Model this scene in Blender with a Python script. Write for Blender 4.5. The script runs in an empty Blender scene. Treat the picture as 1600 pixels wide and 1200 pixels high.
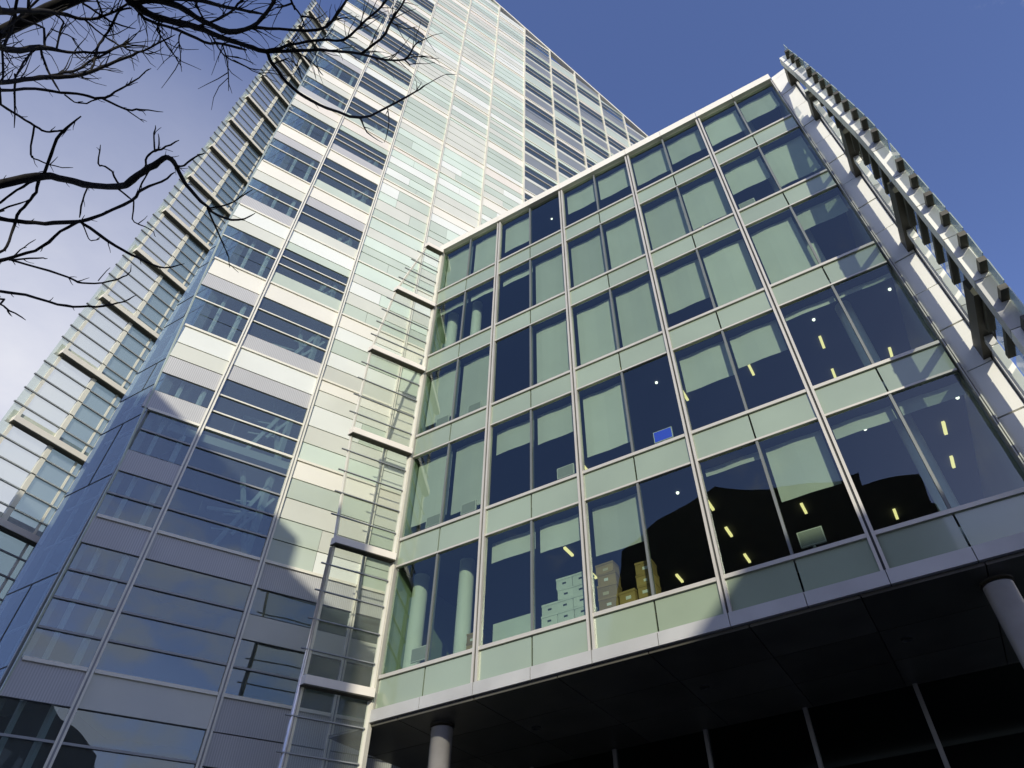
import bpy, math, random
from mathutils import Matrix, Vector
C = bpy.context.scene
col = C.collection
random.seed(11)
# ---------------------------------------------------------------- camera
cd = bpy.data.cameras.new('camera'); cam = bpy.data.objects.new('camera', cd); col.objects.link(cam)
Rw = Matrix(((0.8736027,0.4854134,-0.0345259),(0.3676915,-0.6119313,0.7002450),(0.3187809,-0.6244308,-0.7130673)))
cam.matrix_world = Rw.transposed().to_4x4()
cd.sensor_width = 36; cd.sensor_fit = 'HORIZONTAL'; cd.lens = 1068.10/1600*36
cd.shift_x = -75.475/1600; cd.shift_y = -3.72/1600
cd.clip_start = 0.05; cd.clip_end = 4000
C.camera = cam
C.render.resolution_x = 1024; C.render.resolution_y = 768
# ---------------------------------------------------------------- world, sun
SUN_EL = math.radians(25.0); SUN_ROT = math.radians(150.0)
sdir = Vector((math.sin(SUN_ROT)*math.cos(SUN_EL), math.cos(SUN_ROT)*math.cos(SUN_EL), math.sin(SUN_EL)))
W = bpy.data.worlds.new('World'); C.world = W; W.use_nodes = True
nt = W.node_tree; N = nt.nodes; Lk = nt.links
bg = N['Background']; bg.inputs['Strength'].default_value = 0.145
sky = N.new('ShaderNodeTexSky'); sky.sky_type = 'NISHITA'; sky.sun_disc = False
sky.sun_elevation = SUN_EL; sky.sun_rotation = SUN_ROT; sky.altitude = 60
sky.air_density = 1.0; sky.dust_density = 0.6; sky.ozone_density = 2.2
tc = N.new('ShaderNodeTexCoord')
mp = N.new('ShaderNodeMapping'); mp.inputs['Scale'].default_value = (1.0, 1.0, 1.9)
nz = N.new('ShaderNodeTexNoise'); nz.inputs['Scale'].default_value = 4.2; nz.inputs['Detail'].default_value = 8; nz.inputs['Roughness'].default_value = 0.60
Lk.new(tc.outputs['Generated'], mp.inputs['Vector']); Lk.new(mp.outputs['Vector'], nz.inputs['Vector'])
sep = N.new('ShaderNodeSeparateXYZ'); Lk.new(tc.outputs['Generated'], sep.inputs[0])
# thin cloud, thicker towards the low sky
el = N.new('ShaderNodeMapRange'); el.inputs['From Min'].default_value = 0.70; el.inputs['From Max'].default_value = 0.10
el.inputs['To Min'].default_value = -0.10; el.inputs['To Max'].default_value = 0.16
Lk.new(sep.outputs['Z'], el.inputs['Value'])
ad0 = N.new('ShaderNodeMath'); ad0.operation = 'ADD'; Lk.new(nz.outputs['Fac'], ad0.inputs[0]); Lk.new(el.outputs['Result'], ad0.inputs[1])
sd = N.new('ShaderNodeVectorMath'); sd.operation = 'DOT_PRODUCT'; sd.inputs[1].default_value = (0.42, -0.76, 0.49); Lk.new(tc.outputs['Generated'], sd.inputs[0])
sth = N.new('ShaderNodeMapRange'); sth.inputs['From Min'].default_value = 0.60; sth.inputs['From Max'].default_value = 0.85   # more cloud to the south-east
sth.inputs['To Min'].default_value = -0.02; sth.inputs['To Max'].default_value = 0.05; Lk.new(sd.outputs['Value'], sth.inputs['Value'])
ad = N.new('ShaderNodeMath'); ad.operation = 'ADD'; Lk.new(ad0.outputs[0], ad.inputs[0]); Lk.new(sth.outputs['Result'], ad.inputs[1])
rp = N.new('ShaderNodeMapRange'); rp.interpolation_type = 'SMOOTHSTEP'
rp.inputs['From Min'].default_value = 0.55; rp.inputs['From Max'].default_value = 0.70; rp.inputs['To Max'].default_value = 0.75
Lk.new(ad.outputs[0], rp.inputs['Value'])
mx = N.new('ShaderNodeMix'); mx.data_type = 'RGBA'; mx.inputs['B'].default_value = (5.3, 5.4, 6.0, 1)
tn = N.new('ShaderNodeMix'); tn.data_type = 'RGBA'; tn.blend_type = 'MULTIPLY'; tn.inputs['Factor'].default_value = 1
tn.inputs['B'].default_value = (1.15, 1.09, 1.43, 1); Lk.new(sky.outputs[0], tn.inputs['A'])
# a bank of thin high cloud low in the north-west
dt = N.new('ShaderNodeVectorMath'); dt.operation = 'DOT_PRODUCT'; dt.inputs[1].default_value = (-0.838, 0.24, 0.49)
nv = N.new('ShaderNodeVectorMath'); nv.operation = 'NORMALIZE'; Lk.new(tc.outputs['Generated'], nv.inputs[0]); Lk.new(nv.outputs[0], dt.inputs[0])
bk = N.new('ShaderNodeMapRange'); bk.inputs['From Min'].default_value = 0.72; bk.inputs['From Max'].default_value = 1.0
Lk.new(dt.outputs['Value'], bk.inputs['Value'])
pw = N.new('ShaderNodeMath'); pw.operation = 'POWER'; pw.inputs[1].default_value = 2.6; Lk.new(bk.outputs['Result'], pw.inputs[0])
n2 = N.new('ShaderNodeMapRange'); n2.inputs['From Min'].default_value = 0.3; n2.inputs['From Max'].default_value = 0.7
n2.inputs['To Min'].default_value = 0.8; n2.inputs['To Max'].default_value = 1.1; Lk.new(nz.outputs['Fac'], n2.inputs['Value'])
pm2 = N.new('ShaderNodeMath'); pm2.operation = 'MULTIPLY'; Lk.new(pw.outputs[0], pm2.inputs[0]); Lk.new(n2.outputs['Result'], pm2.inputs[1])
mxm = N.new('ShaderNodeMath'); mxm.operation = 'MAXIMUM'; mxm.use_clamp = True; Lk.new(pm2.outputs[0], mxm.inputs[0]); Lk.new(rp.outputs['Result'], mxm.inputs[1])
Lk.new(mxm.outputs[0], mx.inputs['Factor']); Lk.new(tn.outputs['Result'], mx.inputs['A'])
Lk.new(mx.outputs['Result'], bg.inputs['Color'])
sl = bpy.data.lights.new('sun', 'SUN'); sl.energy = 3.8; sl.angle = math.radians(0.5); sl.color = (1.0, 0.945, 0.80)
so = bpy.data.objects.new('sun', sl); col.objects.link(so); so.rotation_euler = sdir.to_track_quat('Z', 'Y').to_euler()
C.view_settings.view_transform = 'Standard'; C.view_settings.look = 'None'
C.view_settings.exposure = 0.0; C.view_settings.gamma = 1; C.view_settings.use_curve_mapping = False
C.cycles.max_bounces = 7; C.cycles.transparent_max_bounces = 14; C.cycles.glossy_bounces = 3; C.cycles.diffuse_bounces = 3
C.cycles.caustics_reflective = False; C.cycles.caustics_refractive = False
# ---------------------------------------------------------------- materials
def newmat(n):
    m = bpy.data.materials.new(n); m.use_nodes = True
    return m, m.node_tree, m.node_tree.nodes['Principled BSDF']
def pmat(n, c, rough=0.5, metal=0.0, var=0.0, scale=0.6, coat=0.0, ior=1.5, bump=0.0, stripe=None, per=0.0):
    m, t, b = newmat(n)
    b.inputs['Base Color'].default_value = (*c, 1); b.inputs['Roughness'].default_value = rough
    b.inputs['Metallic'].default_value = metal; b.inputs['IOR'].default_value = ior
    if coat: b.inputs['Coat Weight'].default_value = coat; b.inputs['Coat Roughness'].default_value = 0.04
    tcn = t.nodes.new('ShaderNodeTexCoord'); last = None
    if var or per:
        hs = t.nodes.new('ShaderNodeHueSaturation'); hs.inputs['Color'].default_value = (*c, 1)
        nn = t.nodes.new('ShaderNodeTexNoise'); nn.inputs['Scale'].default_value = scale; nn.inputs['Detail'].default_value = 6
        t.links.new(tcn.outputs['Object'], nn.inputs['Vector'])
        mr = t.nodes.new('ShaderNodeMapRange'); mr.inputs['From Min'].default_value = 0.3; mr.inputs['From Max'].default_value = 0.7
        mr.inputs['To Min'].default_value = 1-var; mr.inputs['To Max'].default_value = 1+var
        t.links.new(nn.outputs['Fac'], mr.inputs['Value'])
        oi = t.nodes.new('ShaderNodeObjectInfo')
        m2 = t.nodes.new('ShaderNodeMapRange'); m2.inputs['To Min'].default_value = 1-per; m2.inputs['To Max'].default_value = 1+per
        t.links.new(oi.outputs['Random'], m2.inputs['Value'])
        mm = t.nodes.new('ShaderNodeMath'); mm.operation = 'MULTIPLY'
        t.links.new(mr.outputs[0], mm.inputs[0]); t.links.new(m2.outputs[0], mm.inputs[1]); t.links.new(mm.outputs[0], hs.inputs['Value'])
        t.links.new(hs.outputs['Color'], b.inputs['Base Color']); last = hs.outputs['Color']
        if bump:
            bp = t.nodes.new('ShaderNodeBump'); bp.inputs['Strength'].default_value = bump; bp.inputs['Distance'].default_value = 0.02
            t.links.new(nn.outputs['Fac'], bp.inputs['Height']); t.links.new(bp.outputs[0], b.inputs['Normal'])
    if stripe:   # (direction 0/1/2, period, darker factor)
        sx = t.nodes.new('ShaderNodeSeparateXYZ'); t.links.new(tcn.outputs['Object'], sx.inputs[0])
        sc = t.nodes.new('ShaderNodeMath'); sc.operation = 'MULTIPLY'; sc.inputs[1].default_value = 1/stripe[1]
        t.links.new(sx.outputs[stripe[0]], sc.inputs[0])
        fr = t.nodes.new('ShaderNodeMath'); fr.operation = 'FRACT'; t.links.new(sc.outputs[0], fr.inputs[0])
        gt = t.nodes.new('ShaderNodeMath'); gt.operation = 'GREATER_THAN'; gt.inputs[1].default_value = 0.55; t.links.new(fr.outputs[0], gt.inputs[0])
        mxx = t.nodes.new('ShaderNodeMix'); mxx.data_type = 'RGBA'
        if last: t.links.new(last, mxx.inputs['A'])
        else: mxx.inputs['A'].default_value = (*c, 1)
        mxx.inputs['B'].default_value = tuple(v*stripe[2] for v in c)+(1,)
        t.links.new(gt.outputs[0], mxx.inputs['Factor']); t.links.new(mxx.outputs['Result'], b.inputs['Base Color'])
    return m
def glass(n, tint, ior, gl=(1, 1, 1), wob=0.0, body=None, rough=0.0):
    m = bpy.data.materials.new(n); m.use_nodes = True; t = m.node_tree; nd = t.nodes; nd.clear()
    out = nd.new('ShaderNodeOutputMaterial'); mix = nd.new('ShaderNodeMixShader')
    tr = nd.new('ShaderNodeBsdfTransparent'); tr.inputs[0].default_value = (*tint, 1)
    gs = nd.new('ShaderNodeBsdfGlossy'); gs.inputs['Color'].default_value = (*gl, 1); gs.inputs['Roughness'].default_value = rough
    fr = nd.new('ShaderNodeFresnel'); fr.inputs['IOR'].default_value = ior
    # float glass is never quite flat: long gentle waves bend what it mirrors
    tcn = nd.new('ShaderNodeTexCoord'); nn = nd.new('ShaderNodeTexNoise'); nn.inputs['Scale'].default_value = 0.55; nn.inputs['Detail'].default_value = 1
    bp = nd.new('ShaderNodeBump'); bp.inputs['Strength'].default_value = 0.25; bp.inputs['Distance'].default_value = wob
    t.links.new(tcn.outputs['Object'], nn.inputs['Vector']); t.links.new(nn.outputs['Fac'], bp.inputs['Height']); t.links.new(bp.outputs[0], gs.inputs['Normal'])
    base = tr
    if body:
        df = nd.new('ShaderNodeBsdfDiffuse'); df.inputs[0].default_value = (*body[0], 1)
        m2 = nd.new('ShaderNodeMixShader'); m2.inputs[0].default_value = body[1]
        t.links.new(tr.outputs[0], m2.inputs[1]); t.links.new(df.outputs[0], m2.inputs[2]); base = m2
    ge = nd.new('ShaderNodeNewGeometry'); mu = nd.new('ShaderNodeMath'); mu.operation = 'MULTIPLY'; iv = nd.new('ShaderNodeMath'); iv.operation = 'SUBTRACT'; iv.inputs[0].default_value = 1
    t.links.new(ge.outputs['Backfacing'], iv.inputs[1]); t.links.new(iv.outputs[0], mu.inputs[1]); t.links.new(fr.outputs[0], mu.inputs[0])
    t.links.new(mu.outputs[0], mix.inputs[0]); t.links.new(base.outputs[0], mix.inputs[1]); t.links.new(gs.outputs[0], mix.inputs[2])
    t.links.new(mix.outputs[0], out.inputs[0])
    return m
def emit(n, c, s):
    m, t, b = newmat(n); b.inputs['Base Color'].default_value = (*c, 1)
    b.inputs['Emission Color'].default_value = (*c, 1); b.inputs['Emission Strength'].default_value = s
    return m
M = dict(
 silver=pmat('warm_silver_aluminium', (0.58,0.555,0.48), 0.42, 0.25, 0.06, 1.5),
 post=pmat('grey_window_post', (0.17,0.185,0.175), 0.45, 0.2, 0.06, 1.5),
 thin=pmat('grey_aluminium', (0.30,0.31,0.30), 0.45, 0.3, 0.06, 1.5),
 dark=pmat('dark_gasket', (0.03,0.032,0.03), 0.6, 0, 0.05),
 fascia=pmat('fascia_aluminium', (0.50,0.50,0.47), 0.45, 0.2, 0.10, 1.1),
 coping=pmat('coping_cream', (0.80,0.77,0.66), 0.5, 0, 0.05),
 spandrel=pmat('green_backpainted_glass', (0.30,0.37,0.265), 0.22, 0, 0.10, 0.35, 0.9, 1.6, 0, None, 0.05),
 blind=pmat('roller_blind_cloth', (0.73,0.73,0.70), 0.9, 0, 0.04, 1.0, 0, 1.4, 0, None, 0.15),
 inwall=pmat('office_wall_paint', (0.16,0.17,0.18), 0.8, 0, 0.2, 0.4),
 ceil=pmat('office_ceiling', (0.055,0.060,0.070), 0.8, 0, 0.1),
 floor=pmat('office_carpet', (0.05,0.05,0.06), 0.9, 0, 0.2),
 incol=pmat('plaster_column', (0.78,0.80,0.74), 0.7, 0, 0.05),
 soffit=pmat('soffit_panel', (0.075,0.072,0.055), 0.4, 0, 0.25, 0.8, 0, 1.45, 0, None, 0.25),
 steel=pmat('brushed_steel', (0.86,0.82,0.75), 0.22, 0.55, 0.08, 3.0),
 fglass=glass('office_window_glass', (0.74,0.80,0.74), 1.85, (0.82,0.93,0.92), 0.05),
 lglass=glass('lobby_glass', (0.5,0.55,0.52), 1.25, (0.5,0.55,0.6), 0.02),
 tglass=glass('tower_window_glass', (0.72,0.80,0.80), 2.25, (0.86,0.96,0.94), 0.06, ((0.30,0.35,0.35), 0.09)),
 clear=glass('clear_screen_glass', (0.93,0.95,0.93), 1.35, (1,1,1), 0.02, ((0.8,0.85,0.75), 0.05)),
 frit=glass('fritted_screen_glass', (0.88,0.92,0.90), 1.5, (1,1,1), 0.02, ((0.75,0.80,0.68), 0.22)),
 tint=glass('tinted_screen_glass', (0.62,0.72,0.74), 1.7, (0.9,0.95,1), 0.03, ((0.40,0.46,0.46), 0.22)),
 fblade=glass('pale_green_blade_glass', (0.9,0.94,0.9), 1.5, (1,1,1), 0.02, ((0.60,0.68,0.56), 0.5)),
 cornerglass=glass('blue_corner_glass', (0.72,0.82,0.86), 2.0, (0.9,0.96,1.0), 0.04, ((0.34,0.45,0.52), 0.30)),
 sideglass=pmat('blue_mirror_glass', (0.27,0.345,0.385), 0.05, 0.55, 0.15, 0.4, 0.6, 2.3),
 cream=pmat('cream_panel', (0.78,0.755,0.645), 0.45, 0, 0.05, 0.5, 0.35, 1.5, 0, None, 0.05),
 pink=pmat('pale_rose_panel', (0.74,0.69,0.59), 0.45, 0, 0.05, 0.5, 0.35, 1.5, 0, None, 0.06),
 mint=pmat('mint_panel', (0.62,0.71,0.59), 0.35, 0, 0.05, 0.5, 0.5, 1.5, 0, None, 0.06),
 green=pmat('sage_panel', (0.50,0.565,0.46), 0.35, 0, 0.06, 0.5, 0.5, 1.5, 0, None, 0.08),
 white=pmat('off_white_panel', (0.76,0.78,0.70), 0.4, 0, 0.04, 0.5, 0.4, 1.5, 0, None, 0.03),
 stone=pmat('greige_panel', (0.60,0.61,0.52), 0.45, 0, 0.06, 0.5, 0.3, 1.5, 0, None, 0.07),
 louvre=pmat('perforated_grey_panel', (0.52,0.52,0.50), 0.45, 0.1, 0.06, 0.8, 0, 1.5, 0, (1, 0.055, 0.80)),
 towergrey=pmat('grey_screen_panel', (0.22,0.235,0.225), 0.35, 0.1, 0.10, 0.5, 0.5, 1.5, 0, None, 0.22),
 tmull=pmat('cream_tower_mullion', (0.80,0.77,0.64), 0.45, 0.1, 0.05, 1.0),
 body=pmat('tower_core_wall', (0.09,0.10,0.11), 0.8, 0, 0.2, 0.3),
 slab=pmat('floor_slab_edge', (0.42,0.42,0.38), 0.7, 0, 0.1),
 brace=pmat('pale_steel_brace', (0.42,0.46,0.42), 0.5, 0, 0.1),
 arm=pmat('cream_bracket', (0.86,0.80,0.68), 0.5, 0.1, 0.06, 1.0),
 bronze_and_shade=pmat('dark_bronze_and_shade', (0.060,0.055,0.035), 0.5, 0.1, 0.15, 1.0),  # dark bronze, also used to paint shade under brackets and on wing louvres
 wingwhite=pmat('white_wing_cladding', (0.88,0.87,0.78), 0.45, 0, 0.04, 0.8),
 wingshade=pmat('light_grey_shade_cladding', (0.55,0.55,0.52), 0.5, 0, 0.06, 0.8),  # greyer copy of the wing white, the fin's shade put into its colour
 blade=pmat('green_glass_blade', (0.42,0.48,0.40), 0.3, 0, 0.10, 0.8, 0.5, 1.5, 0, None, 0.15),
 lamp=emit('fluorescent_lamp', (1.0,0.86,0.38), 1.5),
 spot=emit('spot_lamp', (1.0,1.0,0.92), 3.0),
 screen=emit('blue_screen', (0.03,0.07,0.75), 0.45),
 wbox=pmat('white_cardboard', (0.72,0.76,0.70), 0.8, 0, 0.05, 3.0, 0, 1.4, 0, None, 0.06),
 bbox=pmat('brown_cardboard', (0.40,0.27,0.10), 0.85, 0, 0.12, 3.0, 0, 1.4, 0, None, 0.18),
 tape=pmat('parcel_tape', (0.62,0.52,0.33), 0.3, 0, 0.05),
 label=pmat('paper_label', (0.85,0.84,0.78), 0.7),
 bark=pmat('dark_bark', (0.013,0.011,0.010), 0.85, 0, 0.35, 9.0, 0, 1.4, 0.6),  # near-black base with fine noise and bump
 brick=pmat('dark_brown_brick', (0.085,0.068,0.050), 0.85, 0, 0.25, 1.2),
 brickwin=pmat('dark_street_window', (0.14,0.15,0.15), 0.15, 0, 0.2),
 paving=pmat('grey_stone_paving', (0.21,0.20,0.19), 0.85, 0, 0.18, 0.5),
 road=pmat('worn_asphalt', (0.05,0.05,0.052), 0.9, 0, 0.25, 0.7),
)
# ---------------------------------------------------------------- builders
ORG = {}
class MB:
    def __init__(s): s.v = []; s.f = []; s.mi = []
    def hexa(s, p, mi=0):       # 8 points: bottom ring 0-3, top ring 4-7
        b = len(s.v); s.v += [tuple(q) for q in p]
        for f in ((0,3,2,1),(4,5,6,7),(0,1,5,4),(1,2,6,5),(2,3,7,6),(3,0,4,7)):
            s.f.append(tuple(b+i for i in f)); s.mi.append(mi)
        return s
    def box(s, x0, x1, y0, y1, z0, z1, mi=0):
        return s.hexa([(x0,y0,z0),(x1,y0,z0),(x1,y1,z0),(x0,y1,z0),(x0,y0,z1),(x1,y0,z1),(x1,y1,z1),(x0,y1,z1)], mi)
    def tube(s, pts, n=7, cap=True):    # pts: (x,y,z,r)
        b = len(s.v); P = [Vector(p[:3]) for p in pts]; up = Vector((0.13, 0.31, 0.94)).normalized()
        for i, p in enumerate(P):
            d = (P[min(i+1, len(P)-1)]-P[max(i-1, 0)]).normalized()
            a = d.cross(up)
            if a.length < 1e-3: a = d.cross(Vector((1, 0, 0)))
            a.normalize(); c = d.cross(a)
            for k in range(n):
                t = 2*math.pi*k/n
                s.v.append(tuple(p+(a*math.cos(t)+c*math.sin(t))*pts[i][3]))
        for i in range(len(P)-1):
            for k in range(n):
                q = b+i*n; s.f.append((q+k, q+(k+1) % n, q+n+(k+1) % n, q+n+k)); s.mi.append(0)
        if cap:
            s.f.append(tuple(b+k for k in range(n))); s.mi.append(0)
            s.f.append(tuple(b+(len(P)-1)*n+k for k in range(n-1, -1, -1))); s.mi.append(0)
        return s
    def bar(s, a, b, w, h):
        a = Vector(a); b = Vector(b); d = (b-a).normalized(); u = Vector((0, 0, 1)) if abs(d.z) < 0.95 else Vector((0, 1, 0))
        r = d.cross(u).normalized()*w/2; t = r.cross(d).normalized()*h/2
        return s.hexa([a-r-t, b-r-t, b+r-t, a+r-t, a-r+t, b-r+t, b+r+t, a+r+t])
    def build(s, name, mats, parent=None, smooth=False):
        me = bpy.data.meshes.new(name)
        o = ORG.get(parent.name, Vector((0, 0, 0))) if parent else Vector((0, 0, 0))
        me.from_pydata([tuple(Vector(v)-o) for v in s.v], [], s.f)
        if not isinstance(mats, (list, tuple)): mats = [mats]
        for m in mats: me.materials.append(M[m] if isinstance(m, str) else m)
        for i, p in enumerate(me.polygons):
            p.material_index = s.mi[i]; p.use_smooth = smooth
        me.update()
        ob = bpy.data.objects.new(name, me); col.objects.link(ob)
        if parent: ob.parent = parent; ORG[ob.name] = o
        return ob
def tag(o, label=None, cat=None, group=None, kind=None):
    if label: o['label'] = label
    if cat: o['category'] = cat
    if group: o['group'] = group
    if kind: o['kind'] = kind
    return o
def thing(name, loc, label, cat, group=None):
    o = bpy.data.objects.new(name, None); col.objects.link(o); o.location = loc; ORG[o.name] = Vector(loc)
    o.empty_display_size = 0.5
    return tag(o, label, cat, group)
def box_at(x0, x1, y0, y1, z0, z1): return MB().box(x0, x1, y0, y1, z0, z1)
GZ = -1.6
# ---------------------------------------------------------------- ground
tag(MB().box(-600, 600, -600, 600, GZ-1, GZ).build('ground', 'paving'), kind='structure')
tag(MB().box(-300, 300, -13.5, -4.5, GZ+0.004, GZ+0.008).build('road', 'road'), kind='structure')
# ---------------------------------------------------------------- office block
FY = 13.117
UX = [-12.293, -9.28, -6.225, -3.145, -0.065, 2.935]
SILL = [7.21, 11.21, 15.21, 19.21, 23.21]; SPB = [v-0.87 for v in SILL] + [26.18]
ob = thing('office_building', (-4.7, FY, GZ), 'low glazed office block with pale green bands, raised on round columns beside the tower', 'office building')
# mullions
def vmull(x, z0, z1, w, name):
    m = MB()
    m.box(x-w/2, x-w*0.14, FY-0.07, FY+0.10, z0, z1); m.box(x+w*0.14, x+w/2, FY-0.07, FY+0.10, z0, z1)
    o = m.build(name, 'silver', ob)
    MB().box(x-w*0.14, x+w*0.14, FY-0.035, FY+0.09, z0, z1).build('gasket', 'dark', o)
for i, x in enumerate(UX): vmull(x, 6.42, 26.18, 0.17 if 0 < i < 5 else (0.13 if i == 0 else 0.07), 'mullion')
for i in range(5):
    x = (UX[i]+UX[i+1])/2
    for k in range(5):
        MB().box(x-0.030, x+0.030, FY-0.012, FY+0.12, SILL[k]+0.05, SPB[k+1]-0.03).build('window_post', 'post', ob)
# rows
BL = {4: [1.0,.78,.65,0,.5,.55,.66,.56,.6,.46], 3: [.09,.1,.12,.82,.86,.84,.86,.8,.5,.76],
      2: [.78,.86,0,.86,.92,.9,.66,.86,.9,.3], 1: [.8,.83,.3,.38,.76,0,.45,.4,.07,.06], 0: [0,0,.2,.26,.46,0,.07,.5,.13,.12]}
FLZ = {}
for k in range(5):
    zs = SILL[k]; zb = SPB[k]; zt = SPB[k+1]
    m = MB()
    for i in range(5):
        a, b = UX[i]+0.085, UX[i+1]-0.085
        m.box(a, b, FY-0.05, FY+0.08, zs-0.045, zs+0.045)
    m.build('sill_rail', 'silver', ob)
    if k < 4 or True:
        m = MB()
        for i in range(5): m.box(UX[i]+0.085, UX[i+1]-0.085, FY-0.03, FY+0.08, zb-0.028, zb+0.028) if k else m.box(UX[i]+0.085, UX[i+1]-0.085, FY-0.03, FY+0.08, zb+0.08, zb+0.10)
        m.build('head_rail', 'silver', ob)
    for h in range(10):
        i = h//2; mid = (UX[i]+UX[i+1])/2
        a, b = (UX[i]+0.087, mid-0.020) if h % 2 == 0 else (mid+0.020, UX[i+1]-0.087)
        MB().box(a, b, FY, FY+0.05, zb+(0.03 if k else 0.102), zs-0.047).build('spandrel_panel', 'spandrel', ob)
        a, b = (UX[i]+0.087, mid-0.037) if h % 2 == 0 else (mid+0.037, UX[i+1]-0.087)
        t = [random.gauss(0, 0.0028) for _ in range(4)]; y0 = FY+0.022; za, zb_ = zs+0.047, zt-0.03   # no two panes sit quite true
        w = MB().hexa([(a,y0+t[0],za),(b,y0+t[1],za),(b,y0+t[1]+.01,za),(a,y0+t[0]+.01,za),(a,y0+t[2],zb_),(b,y0+t[1]+t[2]-t[0],zb_),(b,y0+t[1]+t[2]-t[0]+.01,zb_),(a,y0+t[2]+.01,zb_)]).build('window', 'fglass', ob)
        f = BL[k][h]
        if f > 0:
            zt2 = zt-0.10; H = (zt2-zs)
            dx = random.uniform(0.015, 0.05)
            bm_ = MB(); z1 = zt2; z0 = zt2-H*f
            n = 6     # the cloth sags a little between its edges
            for j in range(n):
                xa = a+dx+(b-a-2*dx)*j/n; xb = a+dx+(b-a-2*dx)*(j+1)/n
                ya = FY+0.30+0.012*math.sin(j*1.3+h); yb = FY+0.30+0.012*math.sin((j+1)*1.3+h)
                bm_.hexa([(xa,ya,z0),(xb,yb,z0),(xb,yb+.004,z0),(xa,ya+.004,z0),(xa,ya,z1),(xb,yb,z1),(xb,yb+.004,z1),(xa,ya+.004,z1)])
            bo = bm_.build('roller_blind', 'blind', w)
            MB().box(a+dx, b-dx, FY+0.405, FY+0.437, z0-0.03, z0-0.001).build('bottom_bar', 'slab', bo) if False else None
    # storey interior
    cz = zt; fz = zs-0.62
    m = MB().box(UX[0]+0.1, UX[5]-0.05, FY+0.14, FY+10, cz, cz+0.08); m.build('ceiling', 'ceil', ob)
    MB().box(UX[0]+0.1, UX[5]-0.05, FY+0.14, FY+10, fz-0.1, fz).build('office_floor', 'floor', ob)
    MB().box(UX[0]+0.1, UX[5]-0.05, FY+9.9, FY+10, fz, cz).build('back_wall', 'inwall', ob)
    MB().box(UX[0]+0.09, UX[5]-0.09, FY+0.12, FY+0.55, zs-0.05, zs-0.01).build('inner_sill', 'incol', ob)
    for x in (-7.65, -5.55, -3.45, -1.37, 0.71, 2.35) if k < 3 else (-5.55, -1.37, 0.71):
        for y in (14.98, 16.45, 18.05):
            if random.random() < (0.30 if k < 3 else 0.6): continue
            MB().box(x-0.035, x+0.035, y-0.24, y+0.24, cz-0.06, cz-0.002).build('ceiling_lamp', 'lamp', ob)
    for x in (-10.28, -7.2, -3.98, -2.42, 0.72, 2.75):
        if random.random() < 0.6:
            MB().tube([(x, 14.05, cz-0.04, 0.034), (x, 14.05, cz-0.002, 0.042)], 10).build('spot_lamp', 'spot', ob)
    cols = [(-11.95, 13.95, 0.22), (-10.35, 13.95, 0.21)] if k != 3 else [(-11.95, 13.95, 0.22), (-10.75, 13.95, 0.2)]
    for x, y, r in cols + [(1.52, 14.0, 0.20)]:
        MB().tube([(x, y, fz, r), (x, y, cz-0.25, r), (x, y, cz-0.12, r*1.02), (x, y, cz, r*1.02)], 20).build('inner_column', 'incol', ob, True)
# body behind and sides
MB().box(UX[0], UX[0]+0.09, FY+0.11, 22, 6.4, 26.2).build('side_wall', 'spandrel', ob)
MB().box(UX[5]-0.04, 3.45, FY+0.3, 24, 6.2, 26.2).build('end_wall', 'wingshade', ob)
MB().box(UX[0], 3.45, FY+0.12, 24, 26.22, 26.42).build('roof', 'wingshade', ob)
cp = MB(); 
for i in range(5):
    for j in range(2):
        a = UX[i]+(UX[i+1]-UX[i])*j/2; b = UX[i]+(UX[i+1]-UX[i])*(j+1)/2
        cp.box(a+0.006-(0.1 if i+j == 0 else 0), b-0.006, FY-0.14, FY+0.4, 26.20, 26.62)
cp.build('coping', 'coping', ob)
fa = MB()
for i in range(5):
    for j in range(2):
        a = UX[i]+(UX[i+1]-UX[i])*j/2; b = UX[i]+(UX[i+1]-UX[i])*(j+1)/2
        fa.box(a+0.008-(0.06 if i+j == 0 else 0), b-0.008+(0.05 if i+j == 5 else 0), FY-0.09, FY+0.5, 6.13, 6.415)
fa.build('fascia', 'fascia', ob)
MB().box(UX[0], 3.4, FY+0.02, FY+0.45, 6.14, 6.40).build('fascia_backing', 'dark', ob)
# soffit of metal panels
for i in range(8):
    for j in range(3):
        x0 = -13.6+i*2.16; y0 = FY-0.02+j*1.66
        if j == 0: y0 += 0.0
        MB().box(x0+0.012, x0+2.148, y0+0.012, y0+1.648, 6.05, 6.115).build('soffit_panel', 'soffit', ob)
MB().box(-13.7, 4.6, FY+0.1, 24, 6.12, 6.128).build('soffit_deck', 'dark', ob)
# recessed ground-floor glazing
for i in range(7):
    x = -13.2+i*2.55
    MB().box(x-0.05, x+0.05, 17.93, 18.1, GZ, 6.04).build('lobby_mullion', 'thin', ob)
    MB().box(x+0.055, x+2.495, 18.0, 18.02, GZ+0.1, 6.03).build('lobby_window', 'lglass', ob)
for z in (1.1, 3.6): MB().box(-13.2, 4.4, 17.95, 17.99, z, z+0.06).build('lobby_transom', 'thin', ob)
MB().box(-13.2, 4.6, 23, 23.2, GZ, 6.0).build('lobby_wall', 'ceil', ob)
for x, y in ((-10.78, 13.98), (1.62, 13.85)):
    c = MB().tube([(x, y, GZ, 0.26), (x, y, 5.96, 0.26)], 40).build('support_column', 'steel', ob, True)
    MB().tube([(x, y, 5.96, 0.29), (x, y, 6.05, 0.29)], 40).build('column_collar', 'bronze_and_shade', c, True)
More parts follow.
